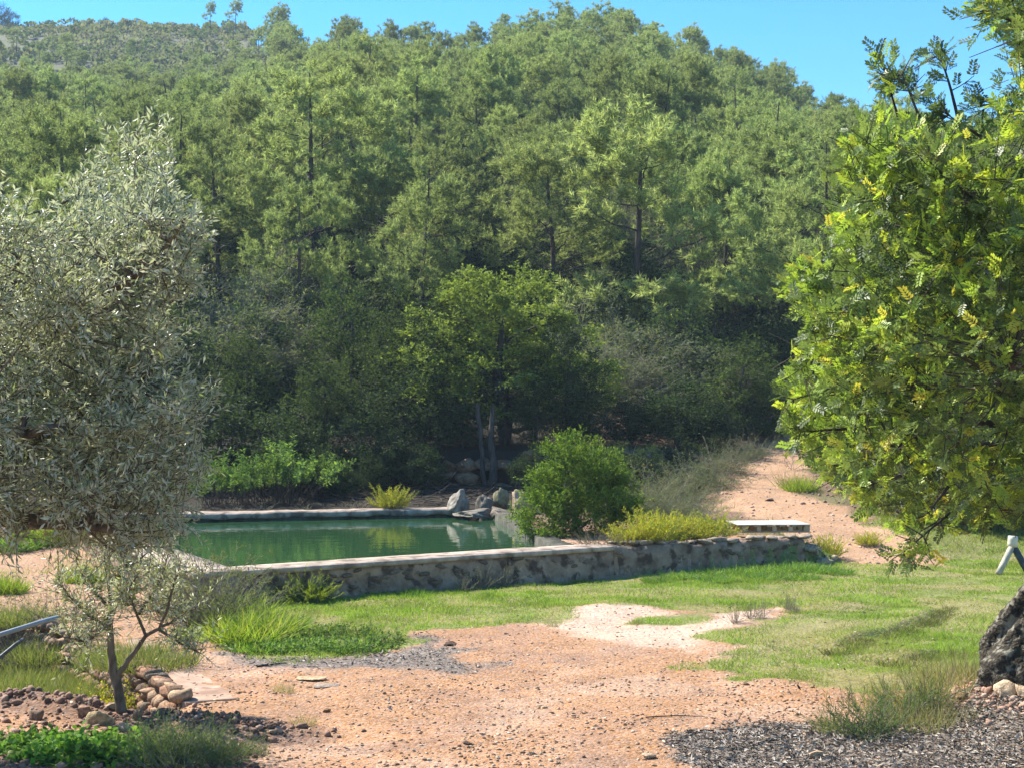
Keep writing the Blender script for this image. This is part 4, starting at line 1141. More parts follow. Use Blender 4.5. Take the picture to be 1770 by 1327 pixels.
# ---- euphorbias at the far left edge of the water
EUPH = stemmy(25, .26, 40, 1.05, 1.7, 44, .075, .3, [(.17, .26, .06), (.11, .185, .05), (.25, .33, .08)], [3, 3, 1], t0=.6, curl=.12, spread=1.1, stem_r=.007, bark='bark')
EG = 'upright euphorbia shrubs behind the far coping'
for px, py, d, s, lab in ((505, 872, 30.3, 1.35, 'tallest upright euphorbia shrub behind the far coping'), (465, 876, 30, 1.0, 'euphorbia shrub second tallest, nearer the olive'), (425, 876, 30, 1.05, 'bright-tipped euphorbia in the middle of the row'),
                          (385, 878, 29.8, 1.0, 'dull euphorbia at the edge of the olive leaves'), (365, 880, 29.6, .8, 'small euphorbia low by the coping'), (540, 872, 31, 1.0, 'euphorbia in the shade at the end of the row')):
    q = at(px, py, d); plant('euphorbia_shrub', lab, 'shrub', EUPH, (q[0], q[1], gz(q[0], q[1])), px, s, EG)
DRYT = stemmy(26, .15, 26, .32, .8, 6, .025, .3, [(.30, .25, .16), (.24, .2, .12)], [1, 1], curl=.2, stem_r=.004)
for i, (px, s) in enumerate(((400, .8), (450, .9), (525, .7), (610, 1.1), (625, .9), (560, .6), (720, .6))):
    q = G(px, 879, .44); plant('dry_tuft', 'small dry tuft growing along the far coping', 'weed', DRYT, (q[0], q[1] + .25, .40), i, s, 'dry tufts along the far coping')
# litter branches on the dark bank
rng = np.random.default_rng(31)
mb = MB()
P = np.stack([rng.uniform(-4, 1.0, 160), rng.uniform(29.6, 32.4, 160), np.zeros(160)], 1); P[:, 2] = zg(P[:, 0], P[:, 1]) + .03
D = rdirs(160, rng); D[:, 2] *= .15
mb.add(*tubes(curves(P, unit(D), rng.uniform(.3, 1.3, 160), .0, .2, 5, rng), np.linspace(.014, .005, 5)[None].repeat(160, 0), 3))
o = obj('fallen_branches', mb.me('fallen_branches', M['bark'], True, False)); tag(o, 'dead branches and litter strewn over the shaded bank', 'litter', kind='stuff')

# ================================================================== NEAR TREES
def in_poly_px(P, poly):
    x, y = proj(P); return sdpoly(x, -y, [(a, -b) for a, b in poly])
# ---- big olive
rng = np.random.default_rng(41)
OLP = [(-400, 300), (-60, 290), (0, 330), (30, 290), (75, 290), (110, 225), (150, 165), (185, 165), (215, 235), (240, 190), (285, 195), (300, 330), (352, 365), (375, 400), (335, 445), (360, 500), (300, 550), (332, 600), (285, 645), (385, 655), (370, 700),
       (330, 745), (368, 800), (330, 850), (350, 890), (300, 960), (262, 915), (215, 990), (172, 930), (120, 968), (70, 905), (20, 960), (-60, 915), (-400, 960)]
C = []
while len(C) < 520:
    p = np.array([rng.uniform(-6.2, -1.8), rng.uniform(7.3, 10.0), rng.uniform(1.1, 4.5)])
    e = ((p[0] + 4.0) / 2.5) ** 2 + ((p[1] - 8.75) / 1.25) ** 2 + ((p[2] - 2.7) / 1.95) ** 4
    if e > 1 or (e < .22 and rng.random() < .7): continue
    if in_poly_px(p[None], OLP)[0] < 14: continue
    if float(fbm(p[0] * 1.6 + p[1], p[2] * 1.6, 77, 2)) < (-.16 if p[2] < 2.6 else -.02): continue
    C.append(p)
C = np.array(C)
ob = (-4.5, 9.1)
t = thing('olive_tree', 'large silvery olive tree with a thick bent bough entering from the side', 'tree', (ob[0], ob[1], gz(*ob)))
org = np.array(t.location)
wood = MB(); cr = MB()
tz = org[2]
skeleton(wood, np.array([(-4.5, 9.1, tz - .2), (-4.4, 9.0, tz + .6), (-4.25, 9.0, tz + 1.3), (-4.1, 9.0, 2.3), (-4.0, 9.0, 3.2)]) - org, [.26, .2, .17, .12, .05], C - org, 20, rng, .5, .6, .5, sides=6)
bp = np.array([(-4.3, 9.0, 1.0), at(-80, 850, 8.5), at(0, 785, 8.2), at(40, 752, 8.1), at(80, 738, 8.0), at(120, 745, 8.0)])
bpp, _ = resample(bp, .08)
wood.add(*tubes((bpp - org)[None], np.linspace(.055, .028, len(bpp))[None], 7))
bp = np.array([(-4.3, 9.0, .9), at(-60, 880, 8.3), at(0, 812, 8.1), at(30, 765, 8.0), at(50, 700, 8.1)])
bpp, _ = resample(bp, .08)
wood.add(*tubes((bpp - org)[None], np.linspace(.045, .02, len(bpp))[None], 7))
tw_ = clump_twigs(C - org, .22, 12, .28, rng, up=.35, trunkc=np.array([.4, 0, 2.2]), outw=.55, curl=.22, droop=.08, n=5)
m_ = in_poly_px((tw_[:, -1] + org), OLP) > -6
oi_ = rng.choice(len(C), 420); oe = unit(C[oi_] - np.array([-4.0, 8.75, 2.5]))
sh = curves(C[oi_] - org, unit(oe + rdirs(420, rng) * .35 + np.array([0, 0, .75])), rng.uniform(.35, .62, 420), .1, .12, 5, rng)
lc = C[C[:, 2] < 1.95]; li_ = rng.choice(len(lc), 300)
hg = curves(lc[li_] - org, unit(rdirs(300, rng) * .7 + np.array([.1, 0, -.55])), rng.uniform(.25, .55, 300), .3, .15, 5, rng)
tw_ = np.concatenate([tw_[m_], sh[in_poly_px(sh[:, -1] + org, OLP) > -26], hg[in_poly_px(hg[:, -1] + org, OLP) > -48]])
wood.add(*tubes(tw_[:, ::2], np.linspace(.003, .0012, 3)[None].repeat(len(tw_), 0), 3))
OC = [(.31, .35, .20), (.23, .27, .15), (.40, .43, .28), (.33, .40, .13), (.52, .54, .42)]
leaves_on(cr, tw_, 19, .1, 1.0, .05, .24, LEAF, OC, [4, 3, 3, 1.5, 1.2], rng, spread=.75, upn=.25, var=.2)
obj('trunk', wood.me('trunk', M['olive_bark'], True, False), t); obj('crown', cr.me('crown', M['olive']), t)
print('olive leaves', len(tw_) * 17)
# ---- young olive
sb = G(212, 1226); szz = gz(sb[0], sb[1]); org = np.array([sb[0], sb[1], szz])
t = thing('young_olive_tree', 'young olive tree with a forked trunk growing from the stony berm', 'tree', tuple(org))
D0 = sb[1]
def S(px, py, dd=0): return at(px, py, D0 + dd) - org
wood = MB(); cr = MB(); rng = np.random.default_rng(43)
def limb(pts, r0, r1, sides=7):
    P, _ = resample(np.array(pts), .04); P = P + rng.normal(size=P.shape) * .002
    wood.add(*tubes(P[None], np.linspace(r0, r1, len(P))[None], sides)); return P
A = limb([S(212, 1235), S(208, 1215), S(204, 1185), S(196, 1160), S(192, 1120), S(190, 1080), S(191, 1040), S(188, 1000)], .046, .013)
B = limb([S(200, 1172), S(215, 1150), S(235, 1122), S(252, 1098), S(275, 1085)], .025, .014)
subs = [limb(p, .014, .005, 5) for p in (
    [S(252, 1098), S(240, 1070), S(228, 1040), S(215, 1000, .1), S(225, 965, .1)], [S(275, 1085), S(290, 1050, -.1), S(300, 1010, -.15), S(312, 975, -.1)], [S(275, 1085), S(320, 1062, .15), S(345, 1045, .2)],
    [S(275, 1088), S(310, 1110, -.2), S(345, 1128, -.2)], [S(190, 1085), S(150, 1060, -.1), S(120, 1030, -.2), S(100, 1000, -.2)], [S(190, 1090), S(160, 1090, .2), S(130, 1095, .2)],
    [S(190, 1050), S(150, 1010, .2), S(130, 965, .25)], [S(188, 1000), S(180, 970), S(185, 940)], [S(188, 1010), S(230, 975, -.2), S(260, 950, -.2)], [S(240, 1060), S(275, 1010, .2), S(290, 960, .25)], [S(190, 1060), S(220, 1020, -.35), S(240, 990, -.4)], [S(191, 1075), S(150, 1110, -.3), S(110, 1100, -.35)])]
pts = np.concatenate([s[len(s) // 4:] for s in subs]); 
idx = rng.choice(len(pts), 430)
tw_ = curves(pts[idx], unit(rdirs(430, rng) + np.array([0, 0, .45])), rng.uniform(.10, .32, 430), .05, .2, 5, rng)
wood.add(*tubes(tw_, np.linspace(.003, .0014, 5)[None].repeat(430, 0), 3))
leaves_on(cr, tw_, 12, .1, 1.0, .05, .25, LEAF, [(.25, .265, .12), (.33, .33, .18), (.18, .21, .09), (.33, .37, .11)], [3, 3, 2, 1.5], rng, spread=.75, upn=.25)
obj('trunk', wood.me('trunk', M['olive_bark'], True, False), t); obj('crown', cr.me('crown', M['olive']), t)

# ---- carob
CP = [(1350, 470), (1370, 445), (1420, 450), (1440, 400), (1455, 330), (1445, 250), (1490, 225), (1500, 200), (1530, 195), (1560, 200), (1600, 225), (1640, 225), (1690, 195), (1745, 175), (1725, 60), (1695, 0), (1690, -60), (2300, -60), (2300, 935), (1780, 905), (1700, 912), (1640, 895), (1560, 880), (1530, 885),
      (1475, 868), (1430, 830), (1390, 760), (1355, 745), (1385, 700), (1345, 660), (1380, 600), (1410, 570), (1400, 540), (1350, 520)]
rng = np.random.default_rng(47)
C = []
while len(C) < 1050:
    p = np.array([rng.uniform(1.6, 6.2), rng.uniform(7.4, 11.8), rng.uniform(1.35, 5.9)])
    e = ((p[0] - 4.1) / 2.7) ** 2 + ((p[1] - 9.7) / 2.2) ** 2 + ((p[2] - 3.5) / 2.5) ** 4
    if e > 1 or (e < .3 and rng.random() < .8): continue
    if in_poly_px(p[None], CP)[0] < 22: continue
    if float(fbm(p[0] * 1.9 + p[1], p[2] * 1.9, 78, 2)) < -.26: continue
    C.append(p)
C = np.array(C)
cb = (4.32, 11.25); org = np.array([cb[0], cb[1], gz(*cb) - .05])
t = thing('carob_tree', 'leafy carob tree with glossy paired leaflets and yellow-green new growth', 'tree', tuple(org))
wood = MB(); cr = MB()
skeleton(wood, np.array([(4.5, 11.3, .9), (4.7, 11.1, 1.6), (4.6, 10.6, 2.4), (4.4, 10.1, 3.4), (4.3, 9.8, 4.6)]) - org, [.2, .17, .15, .1, .04], C - org, 24, rng, .35, .45, .3, sides=6)
tw_ = clump_twigs(C - org, .2, 7, .26, rng, up=.35, trunkc=np.array([0, -1.5, 3.0]), outw=.9, curl=.15, droop=.08, n=4)
# hanging and protruding sprays
ex = []
def spray_line(p0, p1, n_, r=.012, sag=.0):
    P, _ = resample(np.array([p0, (np.array(p0) + p1) / 2 + np.array([0, 0, sag]), p1]), .06)
    wood.add(*tubes((P - org)[None], np.linspace(r, r * .35, len(P))[None], 5))
    i = rng.integers(int(len(P) * .5), len(P), n_); b = P[i] - org
    dd = unit(np.array(p1) - p0)
    return curves(b, unit(dd[None] * .8 + rdirs(n_, rng)), rng.uniform(.08, .2, n_), .1, .1, 4, rng)
ncore = len(tw_)
tw_ = np.concatenate([tw_,
    spray_line(at(1720, 820, 8.6), at(1560, 955, 8.3), 15, .012),
    spray_line(at(1660, 220, 9.2), at(1625, 95, 9.2), 9, .014, .03),
    spray_line(at(1560, 230, 9.6), at(1530, 125, 9.6), 12, .012), spray_line(at(1600, 230, 9.2), at(1560, 130, 9.3), 14, .012),
    spray_line(at(1750, 160, 9), at(1700, 190, 9), 7, .012), spray_line(at(1800, 60, 8.6), at(1710, 20, 8.7), 14, .014),
    spray_line(at(1700, 240, 9), at(1640, 200, 9), 10, .012),
    spray_line(at(1480, 500, 9.3), at(1385, 470, 9.3), 9), spray_line(at(1470, 660, 9), at(1372, 690, 9), 9), spray_line(at(1480, 740, 9), at(1385, 745, 9), 9),
    spray_line(at(1560, 820, 9), at(1480, 845, 9), 10), spray_line(at(1640, 840, 8.8), at(1600, 890, 8.8), 8)])
wood.add(*tubes(tw_[::2, ::3], np.linspace(.004, .0025, 2)[None].repeat(len(tw_[::2]), 0), 3))
wood.add(*tubes(tw_[ncore:], np.linspace(.005, .0025, 4)[None].repeat(len(tw_) - ncore, 0), 3))
# pinnate leaf template: rachis with 5 pairs of oval leaflets
tv, tf = [], []
FATL = ([(0, 0, 0), (.55, .5, .08), (.55, -.5, .08), (1, 0, 0)], [(0, 2, 3), (0, 3, 1)])
np_ = 5
for k in range(np_):
    xk = .22 + .72 * k / (np_ - 1)
    for s in (-1, 1):
        ang = math.radians(62 - 6 * k) * s
        ca, sa = math.cos(ang), math.sin(ang); b0_ = len(tv)
        L0 = .37 + .06 * math.sin(k * 2.3 + s)
        for (vx, vy, vz) in FATL[0]:
            lx, ly = vx * L0, vy * L0 * .5
            tv.append((xk + lx * ca - ly * sa, lx * sa + ly * ca, vz * L0 * 1.2 - .05 * xk * xk + .10 * abs(sa) * vx * L0))
        tf += [tuple(b0_ + q for q in f) for f in FATL[1]]
b0_ = len(tv); tv += [(0, -.008, 0), (0, .008, 0), (1, 0, -.05)]; tf.append((b0_, b0_ + 1, b0_ + 2))
K = 5
p, tan = along(tw_, K, .25, 1.0, rng); n = p.shape[0] * K; p = p.reshape(-1, 3); tan = tan.reshape(-1, 3)
side = unit(np.cross(tan, rdirs(n, rng))); d = unit(tan * .7 + side * .75 + np.array([0, 0, .12]))
nn = np.array([0, 0, 1.]) * .5 + rng.normal(size=(n, 3)) * .6 + unit(p - np.array([0, -1.5, 3.0])) * .35
# new growth is yellow-green; whole twigs share it
young = (rng.random(len(tw_)) < .42).repeat(K)
outer = np.linalg.norm((p + org - np.array([4.1, 9.7, 3.5])) / np.array([2.7, 2.2, 2.6]), axis=1)
young &= outer > .72
cd = pal(n, [(.14, .195, .06), (.10, .15, .045), (.20, .26, .075)], [3, 3, 2], rng)
cy_ = pal(n, [(.36, .48, .06), (.48, .55, .06), (.28, .40, .06), (.54, .49, .07)], [3, 2, 3, .8], rng)
colr = np.where(young[:, None], cy_, cd)
ln = rng.uniform(.06, .108, n)
pe = p + d * ln[:, None] + org
mk = (in_poly_px(pe, CP) > -14 + 34 * fbm(pe[:, 0] * 5, pe[:, 2] * 5, 12, 2)) | (np.arange(n) >= ncore * K)
cr.add(*put(tv, tf, p[mk], d[mk], nn[mk], ln[mk], colr[mk]))
print('carob leaves', n)
# pods: dark hanging
obj('limbs', wood.me('limbs', M['bark'], True, False), t); obj('crown', cr.me('crown', M['carob']), t)
# gnarled old trunk
tb = [at(1800, 1225, 11.2), at(1770, 1190, 11.2), at(1764, 1150, 11.2), at(1772, 1110, 11.25), at(1785, 1060, 11.25), at(1812, 1010, 11.3), at(1830, 960, 11.3), np.array([4.5, 11.3, 1.35])]
P, _ = resample(np.array(tb), .025)
nS = 48; n = len(P); th = np.linspace(0, 2 * math.pi, nS, endpoint=False)
tt = np.linspace(0, 1, n)
Rr = np.interp(tt, [0, .15, .35, .6, .8, 1], [.40, .34, .29, .22, .2, .18])
A_, T_ = np.meshgrid(th, tt)
cxn, syn = np.cos(A_), np.sin(A_)
nz = fbm(cxn * 2.2 + 5, syn * 2.2 + T_ * 6, 3, 5, .6) * .45 + fbm(cxn * 7 + 9, syn * 7 + T_ * 22, 4, 3) * .16
rad = Rr[:, None] * (1 + nz)
V = P[:, None, :] + np.stack([rad * cxn, rad * syn, rad * 0 + fbm(A_ * 3, T_ * 9, 6, 2) * .03], -1) - org
a = np.arange(n - 1)[:, None]; b = np.arange(nS)[None]
Q = np.stack([a * nS + b, a * nS + (b + 1) % nS, (a + 1) * nS + (b + 1) % nS, (a + 1) * nS + b], -1).reshape(-1, 4)
o = obj('trunk', mesh('trunk', V.reshape(-1, 3), None, M['old_bark'], None, True, Q), t); o['label'] = 'gnarled dark trunk base with pale lichen patches'

# shrubs behind the carob, at the edge of the lawn
SG = 'shrubs along the edge of the lawn under the carob'
for i, (px, py, d, key, s, lab) in enumerate(((1530, 905, 27.5, 'G', .75, 'grey shrub at the lawn edge below the first carob branches'), (1590, 915, 26.5, 'D', .85, 'fresh green shrub at the lawn edge, brightest of the row'), (1650, 920, 26, 'G', .9, 'grey-green shrub in the middle of the lawn edge row'),
        (1710, 920, 25.5, 'D', 1.0, 'dark shrub near the capped post'), (1770, 920, 25.5, 'G', 1.0, 'grey shrub behind the capped post'), (1490, 880, 29.5, 'G', .7, 'low grey shrub by the mound of soil'), (1850, 930, 25, 'D', 1.1, 'dark shrub at the outer end of the row'), (1640, 850, 30, 'M', .75, 'small tree in the shade behind the lawn edge'), (1560, 840, 31, 'M', .8, 'small tree behind the carob tips'), (1740, 850, 29, 'M', .85, 'small tree filling the gap behind the capped post'))):
    q = at(px, py, d); z = gz(q[0], q[1]); tree_thing('small_tree' if key == 'M' else 'lawn_edge_shrub', lab, 'tree' if key == 'M' else 'shrub', P_[key][0], (q[0], q[1], z), i, (s, s, s), SG)

# ================================================================== HERBS
TG = 'tall grass clumps at the end of the reservoir wall'
BLADE = ([(0, -.5, 0), (0, .5, 0), (.55, .32, .06), (.55, -.32, .06), (1, 0, .22)], [(0, 1, 2), (0, 2, 3), (3, 2, 4)])
BL1 = ([(0, -.5, 0), (0, .5, 0), (1, 0, .12)], [(0, 1, 2)])
def tuft(seed, n, r, h, wdt, cols, wts, lean=.5, tmpl=BLADE):
    rng = np.random.default_rng(seed); mb = MB()
    a = rng.uniform(0, 6.283, n); rr = r * np.sqrt(rng.random(n))
    P = np.stack([np.cos(a) * rr, np.sin(a) * rr, np.full(n, -.02)], 1)
    D = rng.normal(size=(n, 3)) * lean; D[:, 2] = 1; D[:, :2] += P[:, :2] / max(r, .01) * lean * .8
    H = h * rng.uniform(.5, 1.15, n)
    mb.add(*put(*tmpl, P, unit(D), rdirs(n, rng), np.stack([H, np.full(n, wdt), H], 1), pal(n, cols, wts, rng, .2)))
    return mb.me('grass_tuft', M['grass'])
GC = [(.25, .33, .04), (.18, .26, .035), (.32, .37, .06), (.40, .36, .13)]
TALL = tuft(51, 620, .3, .38, .012, GC, [3, 3, 2, .8], .65)
FRESH = tuft(52, 650, .34, .24, .014, [(.15, .27, .045), (.09, .17, .035), (.22, .32, .06), (.30, .30, .10)], [3, 3, 2, .6], .9)
HERB = stemmy(65, .28, 120, .17, .5, 12, .032, .5, [(.15, .24, .05), (.10, .17, .04), (.22, .28, .07)], [3, 3, 1], t0=.2, curl=.25, spread=.9, upn=.5, stem_r=.0025)
DRY = tuft(53, 170, .25, .34, .006, [(.34, .29, .16), (.26, .22, .12), (.18, .19, .07)], [3, 2, 2], .5)
def one(name, label, cat, me, px, py, s, group=None, z=None, d=None, rz=0):
    q = G(px, py, z or 0) if d is None else at(px, py, d)
    o = obj(name, me); o.location = (q[0], q[1], gz(q[0], q[1]) if z is None else z); o.scale = (s, s, s * (.72 if group == TG else 1)) if np.isscalar(s) else s
    o.rotation_euler = (0, 0, rz or px * .37)
    return tag(o, label, cat, group)
TG = 'tall grass clumps at the end of the reservoir wall'
for px, py, s, me, lab in ((430, 1105, 1.3, TALL, 'tallest yellow-green grass clump at the edge of the gravel'), (465, 1095, 1.1, TALL, 'yellow-green grass clump between the tallest one and the lawn'), (415, 1068, 1.2, TALL, 'upright green grass clump below the wall corner'), (450, 1118, .9, FRESH, 'low fresh clump at the foot of the tallest grass'),
        (510, 1120, 1.0, FRESH, 'fresh green clump at the front corner of the lawn'), (560, 1122, 1.0, FRESH, 'dark green clump in the middle of the front edge of the lawn'), (610, 1120, 1.0, FRESH, 'rounded fresh clump on the front edge of the lawn'), (655, 1108, .9, FRESH, 'fresh clump next to the grey litter patch'),
        (540, 1098, .9, FRESH, 'soft green clump behind the dark green one'), (600, 1095, .8, FRESH, 'soft green clump behind the rounded one'), (395, 1040, 1.0, TALL, 'green grass clump against the wall end'), (490, 1075, .8, FRESH, 'small green clump on the lawn behind the tall grass')):
    if px >= 500 and me is FRESH:
        q = G(px, py); plant('herb_clump', lab, 'herbs', HERB, (q[0], q[1], gz(q[0], q[1])), px, s * 1.15, TG)
    else: one('grass_clump', lab, 'grass', me, px, py, s, TG)
q = G(530, 1040); plant('yellow_shrub', 'bright yellow-green shrub at the foot of the wall face', 'shrub', stemmy(55, .2, 130, .42, .7, 22, .055, .12, [(.30, .34, .03), (.22, .29, .03)], [2, 2], t0=.2, curl=.12, spread=.45, stem_r=.004), (q[0], q[1], 0), 0, (1.05, .9, .95))
GRW = stemmy(56, .12, 50, .42, .9, 10, .03, .25, [(.20, .18, .13), (.15, .15, .09)], [1, 1], curl=.15, stem_r=.004)
q = G(470, 1042); plant('grey_weed', 'grey leafless weed against the wall face beside the bright shrub', 'weed', GRW, (q[0], q[1], 0), 0, 1)
for i, (px, py, s, lab) in enumerate(((830, 1016, .8, 'dry straw-coloured weed at the foot of the middle of the wall'), (870, 1012, .85, 'second dry weed at the foot of the wall, paler'), (800, 1020, .6, 'short dry weed in the wall shadow'), (1130, 985, .6, 'thin dry weed below the ragged wall'), (430, 1015, .7, 'grey weed near the wall corner'))):
    q = G(px, py); plant('grey_weed', lab, 'weed', GRW, (q[0], q[1], 0), i, s)
one('grass_clump', 'small round yellow-green clump alone in the wall shadow', 'grass', FRESH, 716, 1029, .55)
# green strip at the foot of the ragged wall
WG = 'lush grass at the foot of the ragged wall'
for i, (px, py, s) in enumerate(((1140, 990, .7), (1180, 985, .8), (1220, 980, .9), (1260, 978, .9), (1300, 975, 1.0), (1340, 975, 1.0), (1375, 972, 1.0), (1410, 975, 1.0), (1440, 978, .8), (1320, 985, .8), (1240, 990, .7), (1380, 985, .8))):
    one('grass_clump', 'lush green grass clump in the strip at the foot of the ragged wall end', 'grass', FRESH, px, py + 13, (s, s, s * .6), WG)
q = G(1425, 966); plant('yellow_shrub', 'straggly yellowing shrub at the broken end of the wall', 'shrub', INULA, (q[0], q[1], 0), 1, (.75, .75, .85), YG)
q = at(1500, 925, 24.0); plant('yellow_shrub', 'yellow-leaved low plant at the edge of the path by the lawn', 'shrub', INULA, (q[0], q[1], gz(q[0], q[1])), 2, (.55, .55, .5), YG)
for i, (px, py) in enumerate(((1298, 1072), (1316, 1072), (1270, 1078), (1372, 1062), (1365, 1050))):
    q = G(px, py); plant('lawn_weed', 'thin dark weed standing beside the bare sandy patch', 'weed', GRW, (q[0], q[1], gz(q[0], q[1])), i, (.35, .35, .6), 'thin weeds beside the bare sandy patch')
q = at(1370, 840, 30.5); one('grass_clump', 'grassy tuft on the mound beside the path', 'grass', DRY, 1370, 840, 1.5, d=30.5)
one('grass_clump', 'green-based tuft under the dry one on the mound beside the path', 'grass', TALL, 1385, 845, 1.0, d=30)
RUT = tuft(64, 420, .16, .10, .006, [(.10, .085, .05), (.14, .13, .06), (.18, .2, .06)], [3, 2, 2], 1.1)  # brown matted blades, their dark tone also painting the ledge's shade band
rt_, _ = resample(LEDGE, .26); rt2, _ = resample(LEDGE2, .3); rr_ = np.random.default_rng(6)
for i, q in enumerate(list(rt_) + list(rt2)):
    o = obj('rut_tuft', RUT); s = rr_.uniform(.5, 1.0); xx = q[0] + rr_.uniform(-.03, .08); yy = q[1] - rr_.uniform(.0, .1)
    o.location = (xx, yy, gz(xx, yy)); o.scale = (s * 1.2, s, s); o.rotation_euler = (0, 0, i)
    tag(o, 'matted dark brown grass along the sunken wheel rut in the lawn', 'grass', 'dark matted grass along the wheel ruts')
# left: bushes round the young olive and in the bed
SOFT = stemmy(57, .3, 150, .75, .8, 10, .045, .25, [(.17, .18, .09), (.13, .155, .06), (.22, .22, .12)], [3, 2, 1], curl=.16, sub=2, stem_r=.004, spread=.6)
for px, py, s, lab in ((360, 1080, 1.0, 'soft grey-green shrub between the young olive and the tall grass'), (310, 1065, .9, 'grey-green shrub behind the young olive crown'), (395, 1062, .8, 'grey shrub next to the green grass clump')):
    q = G(px, py); plant('soft_shrub', lab, 'shrub', SOFT, (q[0], q[1], gz(q[0], q[1])), px, s, 'soft grey-green shrubs near the young olive')
for i, (px, py, s, lab) in enumerate(((50, 958, 1.5, 'bright green weeds under the olive leaves, furthest from the wall'), (85, 955, 1.5, 'bright green weeds beside the left coping'), (20, 962, 1.3, 'green weeds at the end of the gravel track'), (150, 1010, .9, 'green grass behind the young olive'), (230, 985, .9, 'green grass near the left corner of the coping'), (10, 1030, .8, 'small vivid green patch of grass on the gravel track'), (-10, 1028, .9, 'vivid grass patch at the very edge of the gravel track'))):
    one('weed_clump', lab, 'weeds', TALL if i % 2 else FRESH, px, py, s, 'green weeds by the gravel track')
BEDT = tuft(58, 1100, .5, .30, .008, [(.22, .24, .08), (.16, .20, .05), (.28, .25, .13)], [3, 3, 2], .5)
for i, (px, py) in enumerate(((20, 1180), (70, 1175), (120, 1180), (40, 1150), (90, 1150), (160, 1195), (210, 1200), (0, 1195), (260, 1215), (110, 1205), (20, 1130))):
    q = G(px, py, -.35); o = obj('bed_tuft', BEDT); o.location = (q[0], q[1], gz(q[0], q[1])); o.scale = (.85,) * 3; o.rotation_euler = (0, 0, i); tag(o, 'wispy grass tuft growing in the sunken bed below the stone wall', 'grass', 'wispy grass in the sunken bed')
YFL = stemmy(59, .12, 70, .36, .9, 16, .028, .5, [(.55, .46, .02), (.42, .40, .03), (.24, .27, .04)], [3, 2, 2], t0=.35, curl=.15, spread=.8, stem_r=.003)
for i, (px, py, s, lab) in enumerate(((170, 1212, 1.0, 'yellow-flowered plant in front of the stone wall, before the trunk'), (232, 1210, 1.05, 'yellow-flowered plant on the slab side of the young olive trunk'), (200, 1200, .9, 'yellow-flowered plant directly behind the young olive trunk'), (150, 1210, .7, 'small yellow-flowered plant at the outer side of the group'))):
    q = G(px, py, -.2); plant('yellow_flower', lab, 'flowers', YFL, (q[0], q[1], gz(q[0], q[1])), i, s, 'yellow flowers behind the young olive trunk')
BRUSHY = stemmy(60, .35, 60, .6, .6, 8, .04, .25, [(.16, .15, .08), (.12, .14, .06)], [1, 1], curl=.25, sub=2, stem_r=.005)
for i, (px, py, s, lab) in enumerate(((55, 1130, .9, 'dark tangled bramble under the grey pipe'), (100, 1110, .8, 'tangled bramble at the top of the stone wall'), (10, 1120, .9, 'bramble below the black pipe'))):
    q = G(px, py, -.2); plant('bramble', lab, 'shrub', BRUSHY, (q[0], q[1], gz(q[0], q[1])), i, s, 'tangled bramble round the pipes')
# broad-leaved weeds bottom left
BW = stemmy(61, .2, 60, .20, .5, 7, .06, .7, [(.15, .27, .05), (.10, .19, .035), (.22, .32, .07)], [3, 2, 1], t0=.35, curl=.2, spread=.9, upn=.6, tmpl=OVAL, stem_r=.003, bark='grey_twig')
FN = stemmy(62, .2, 110, .28, .7, 14, .035, .14, [(.16, .22, .07), (.12, .17, .05), (.22, .25, .10)], [3, 2, 1], t0=.2, curl=.2, spread=.6, stem_r=.003)
WL = ((45, 1285, 0, .8), (85, 1290, 0, .9), (120, 1300, 0, .9), (155, 1298, 0, 1.0), (190, 1305, 0, 1.0), (225, 1302, 0, .9), (100, 1318, 0, .9), (60, 1312, 0, .8), (150, 1322, 0, .9), (210, 1325, 0, .9), (30, 1300, 0, .7), (175, 1285, 0, .7),
                                     (285, 1300, 1, 1.0), (320, 1310, 1, 1.1), (350, 1322, 1, 1.1), (260, 1322, 1, 1.1), (300, 1330, 1, 1.1), (380, 1318, 1, .8), (265, 1275, 1, .8), (410, 1302, 1, .6), (430, 1298, 1, .6), (340, 1290, 1, .8))
for i, (px, py, k_, s) in enumerate(WL):
    q = G(px, py, .08)
    row_ = [p_ for p_ in WL if p_[2] == k_]; n_ = sorted(p_[0] for p_ in row_).index(px)
    plant('leafy_weed' if k_ == 0 else 'feathery_weed', ('vivid broad-leaved weed on the stony soil, ' + ORD[n_] + ' from the pipe side') if k_ == 0 else ('feathery grey-green weed on the soil, ' + ORD[n_] + ' counted from the broad-leaved weeds'), 'weed', BW if k_ == 0 else FN, (q[0], q[1], gz(q[0], q[1])), i, s * .8, 'broad-leaved weeds' if k_ == 0 else 'feathery weeds')
# right foreground weeds
FERN = stemmy(63, .12, 60, .40, .9, 20, .045, .10, [(.13, .20, .06), (.10, .16, .05), (.18, .22, .09)], [3, 2, 1], t0=.15, curl=.15, spread=.6, stem_r=.003)
RG = 'wild herbs at the edge of the grey litter'
for i, (px, py, s, lab) in enumerate(((1490, 1272, 1.0, 'bright feathery herb standing over the grey litter'), (1525, 1262, .8, 'shorter feathery herb beside the bright one'), (1430, 1255, .5, 'tiny dark sprig on the rim of the litter'), (1560, 1240, .9, 'feathery herb in front of the dry grasses'), (1600, 1235, .8, 'feathery herb nearer the old trunk'))):
    q = G(px, py); plant('feathery_herb', lab, 'weed', FERN, (q[0], q[1], gz(q[0], q[1])), i, s, RG)
DG = 'thin dry grasses near the old trunk'
for i, (px, py, s) in enumerate(((1540, 1215, .8), (1580, 1225, .95), (1625, 1225, 1.0), (1655, 1210, 1.0), (1610, 1195, .9), (1680, 1190, .9), (1560, 1250, .7), (1600, 1260, .7), (1640, 1250, .7), (1500, 1225, .6), (1650, 1175, .8), (1700, 1195, .8))):
    one('dry_tuft', 'thin straw-coloured grass tuft between the lawn and the old trunk', 'grass', DRY, px, py, s, DG)
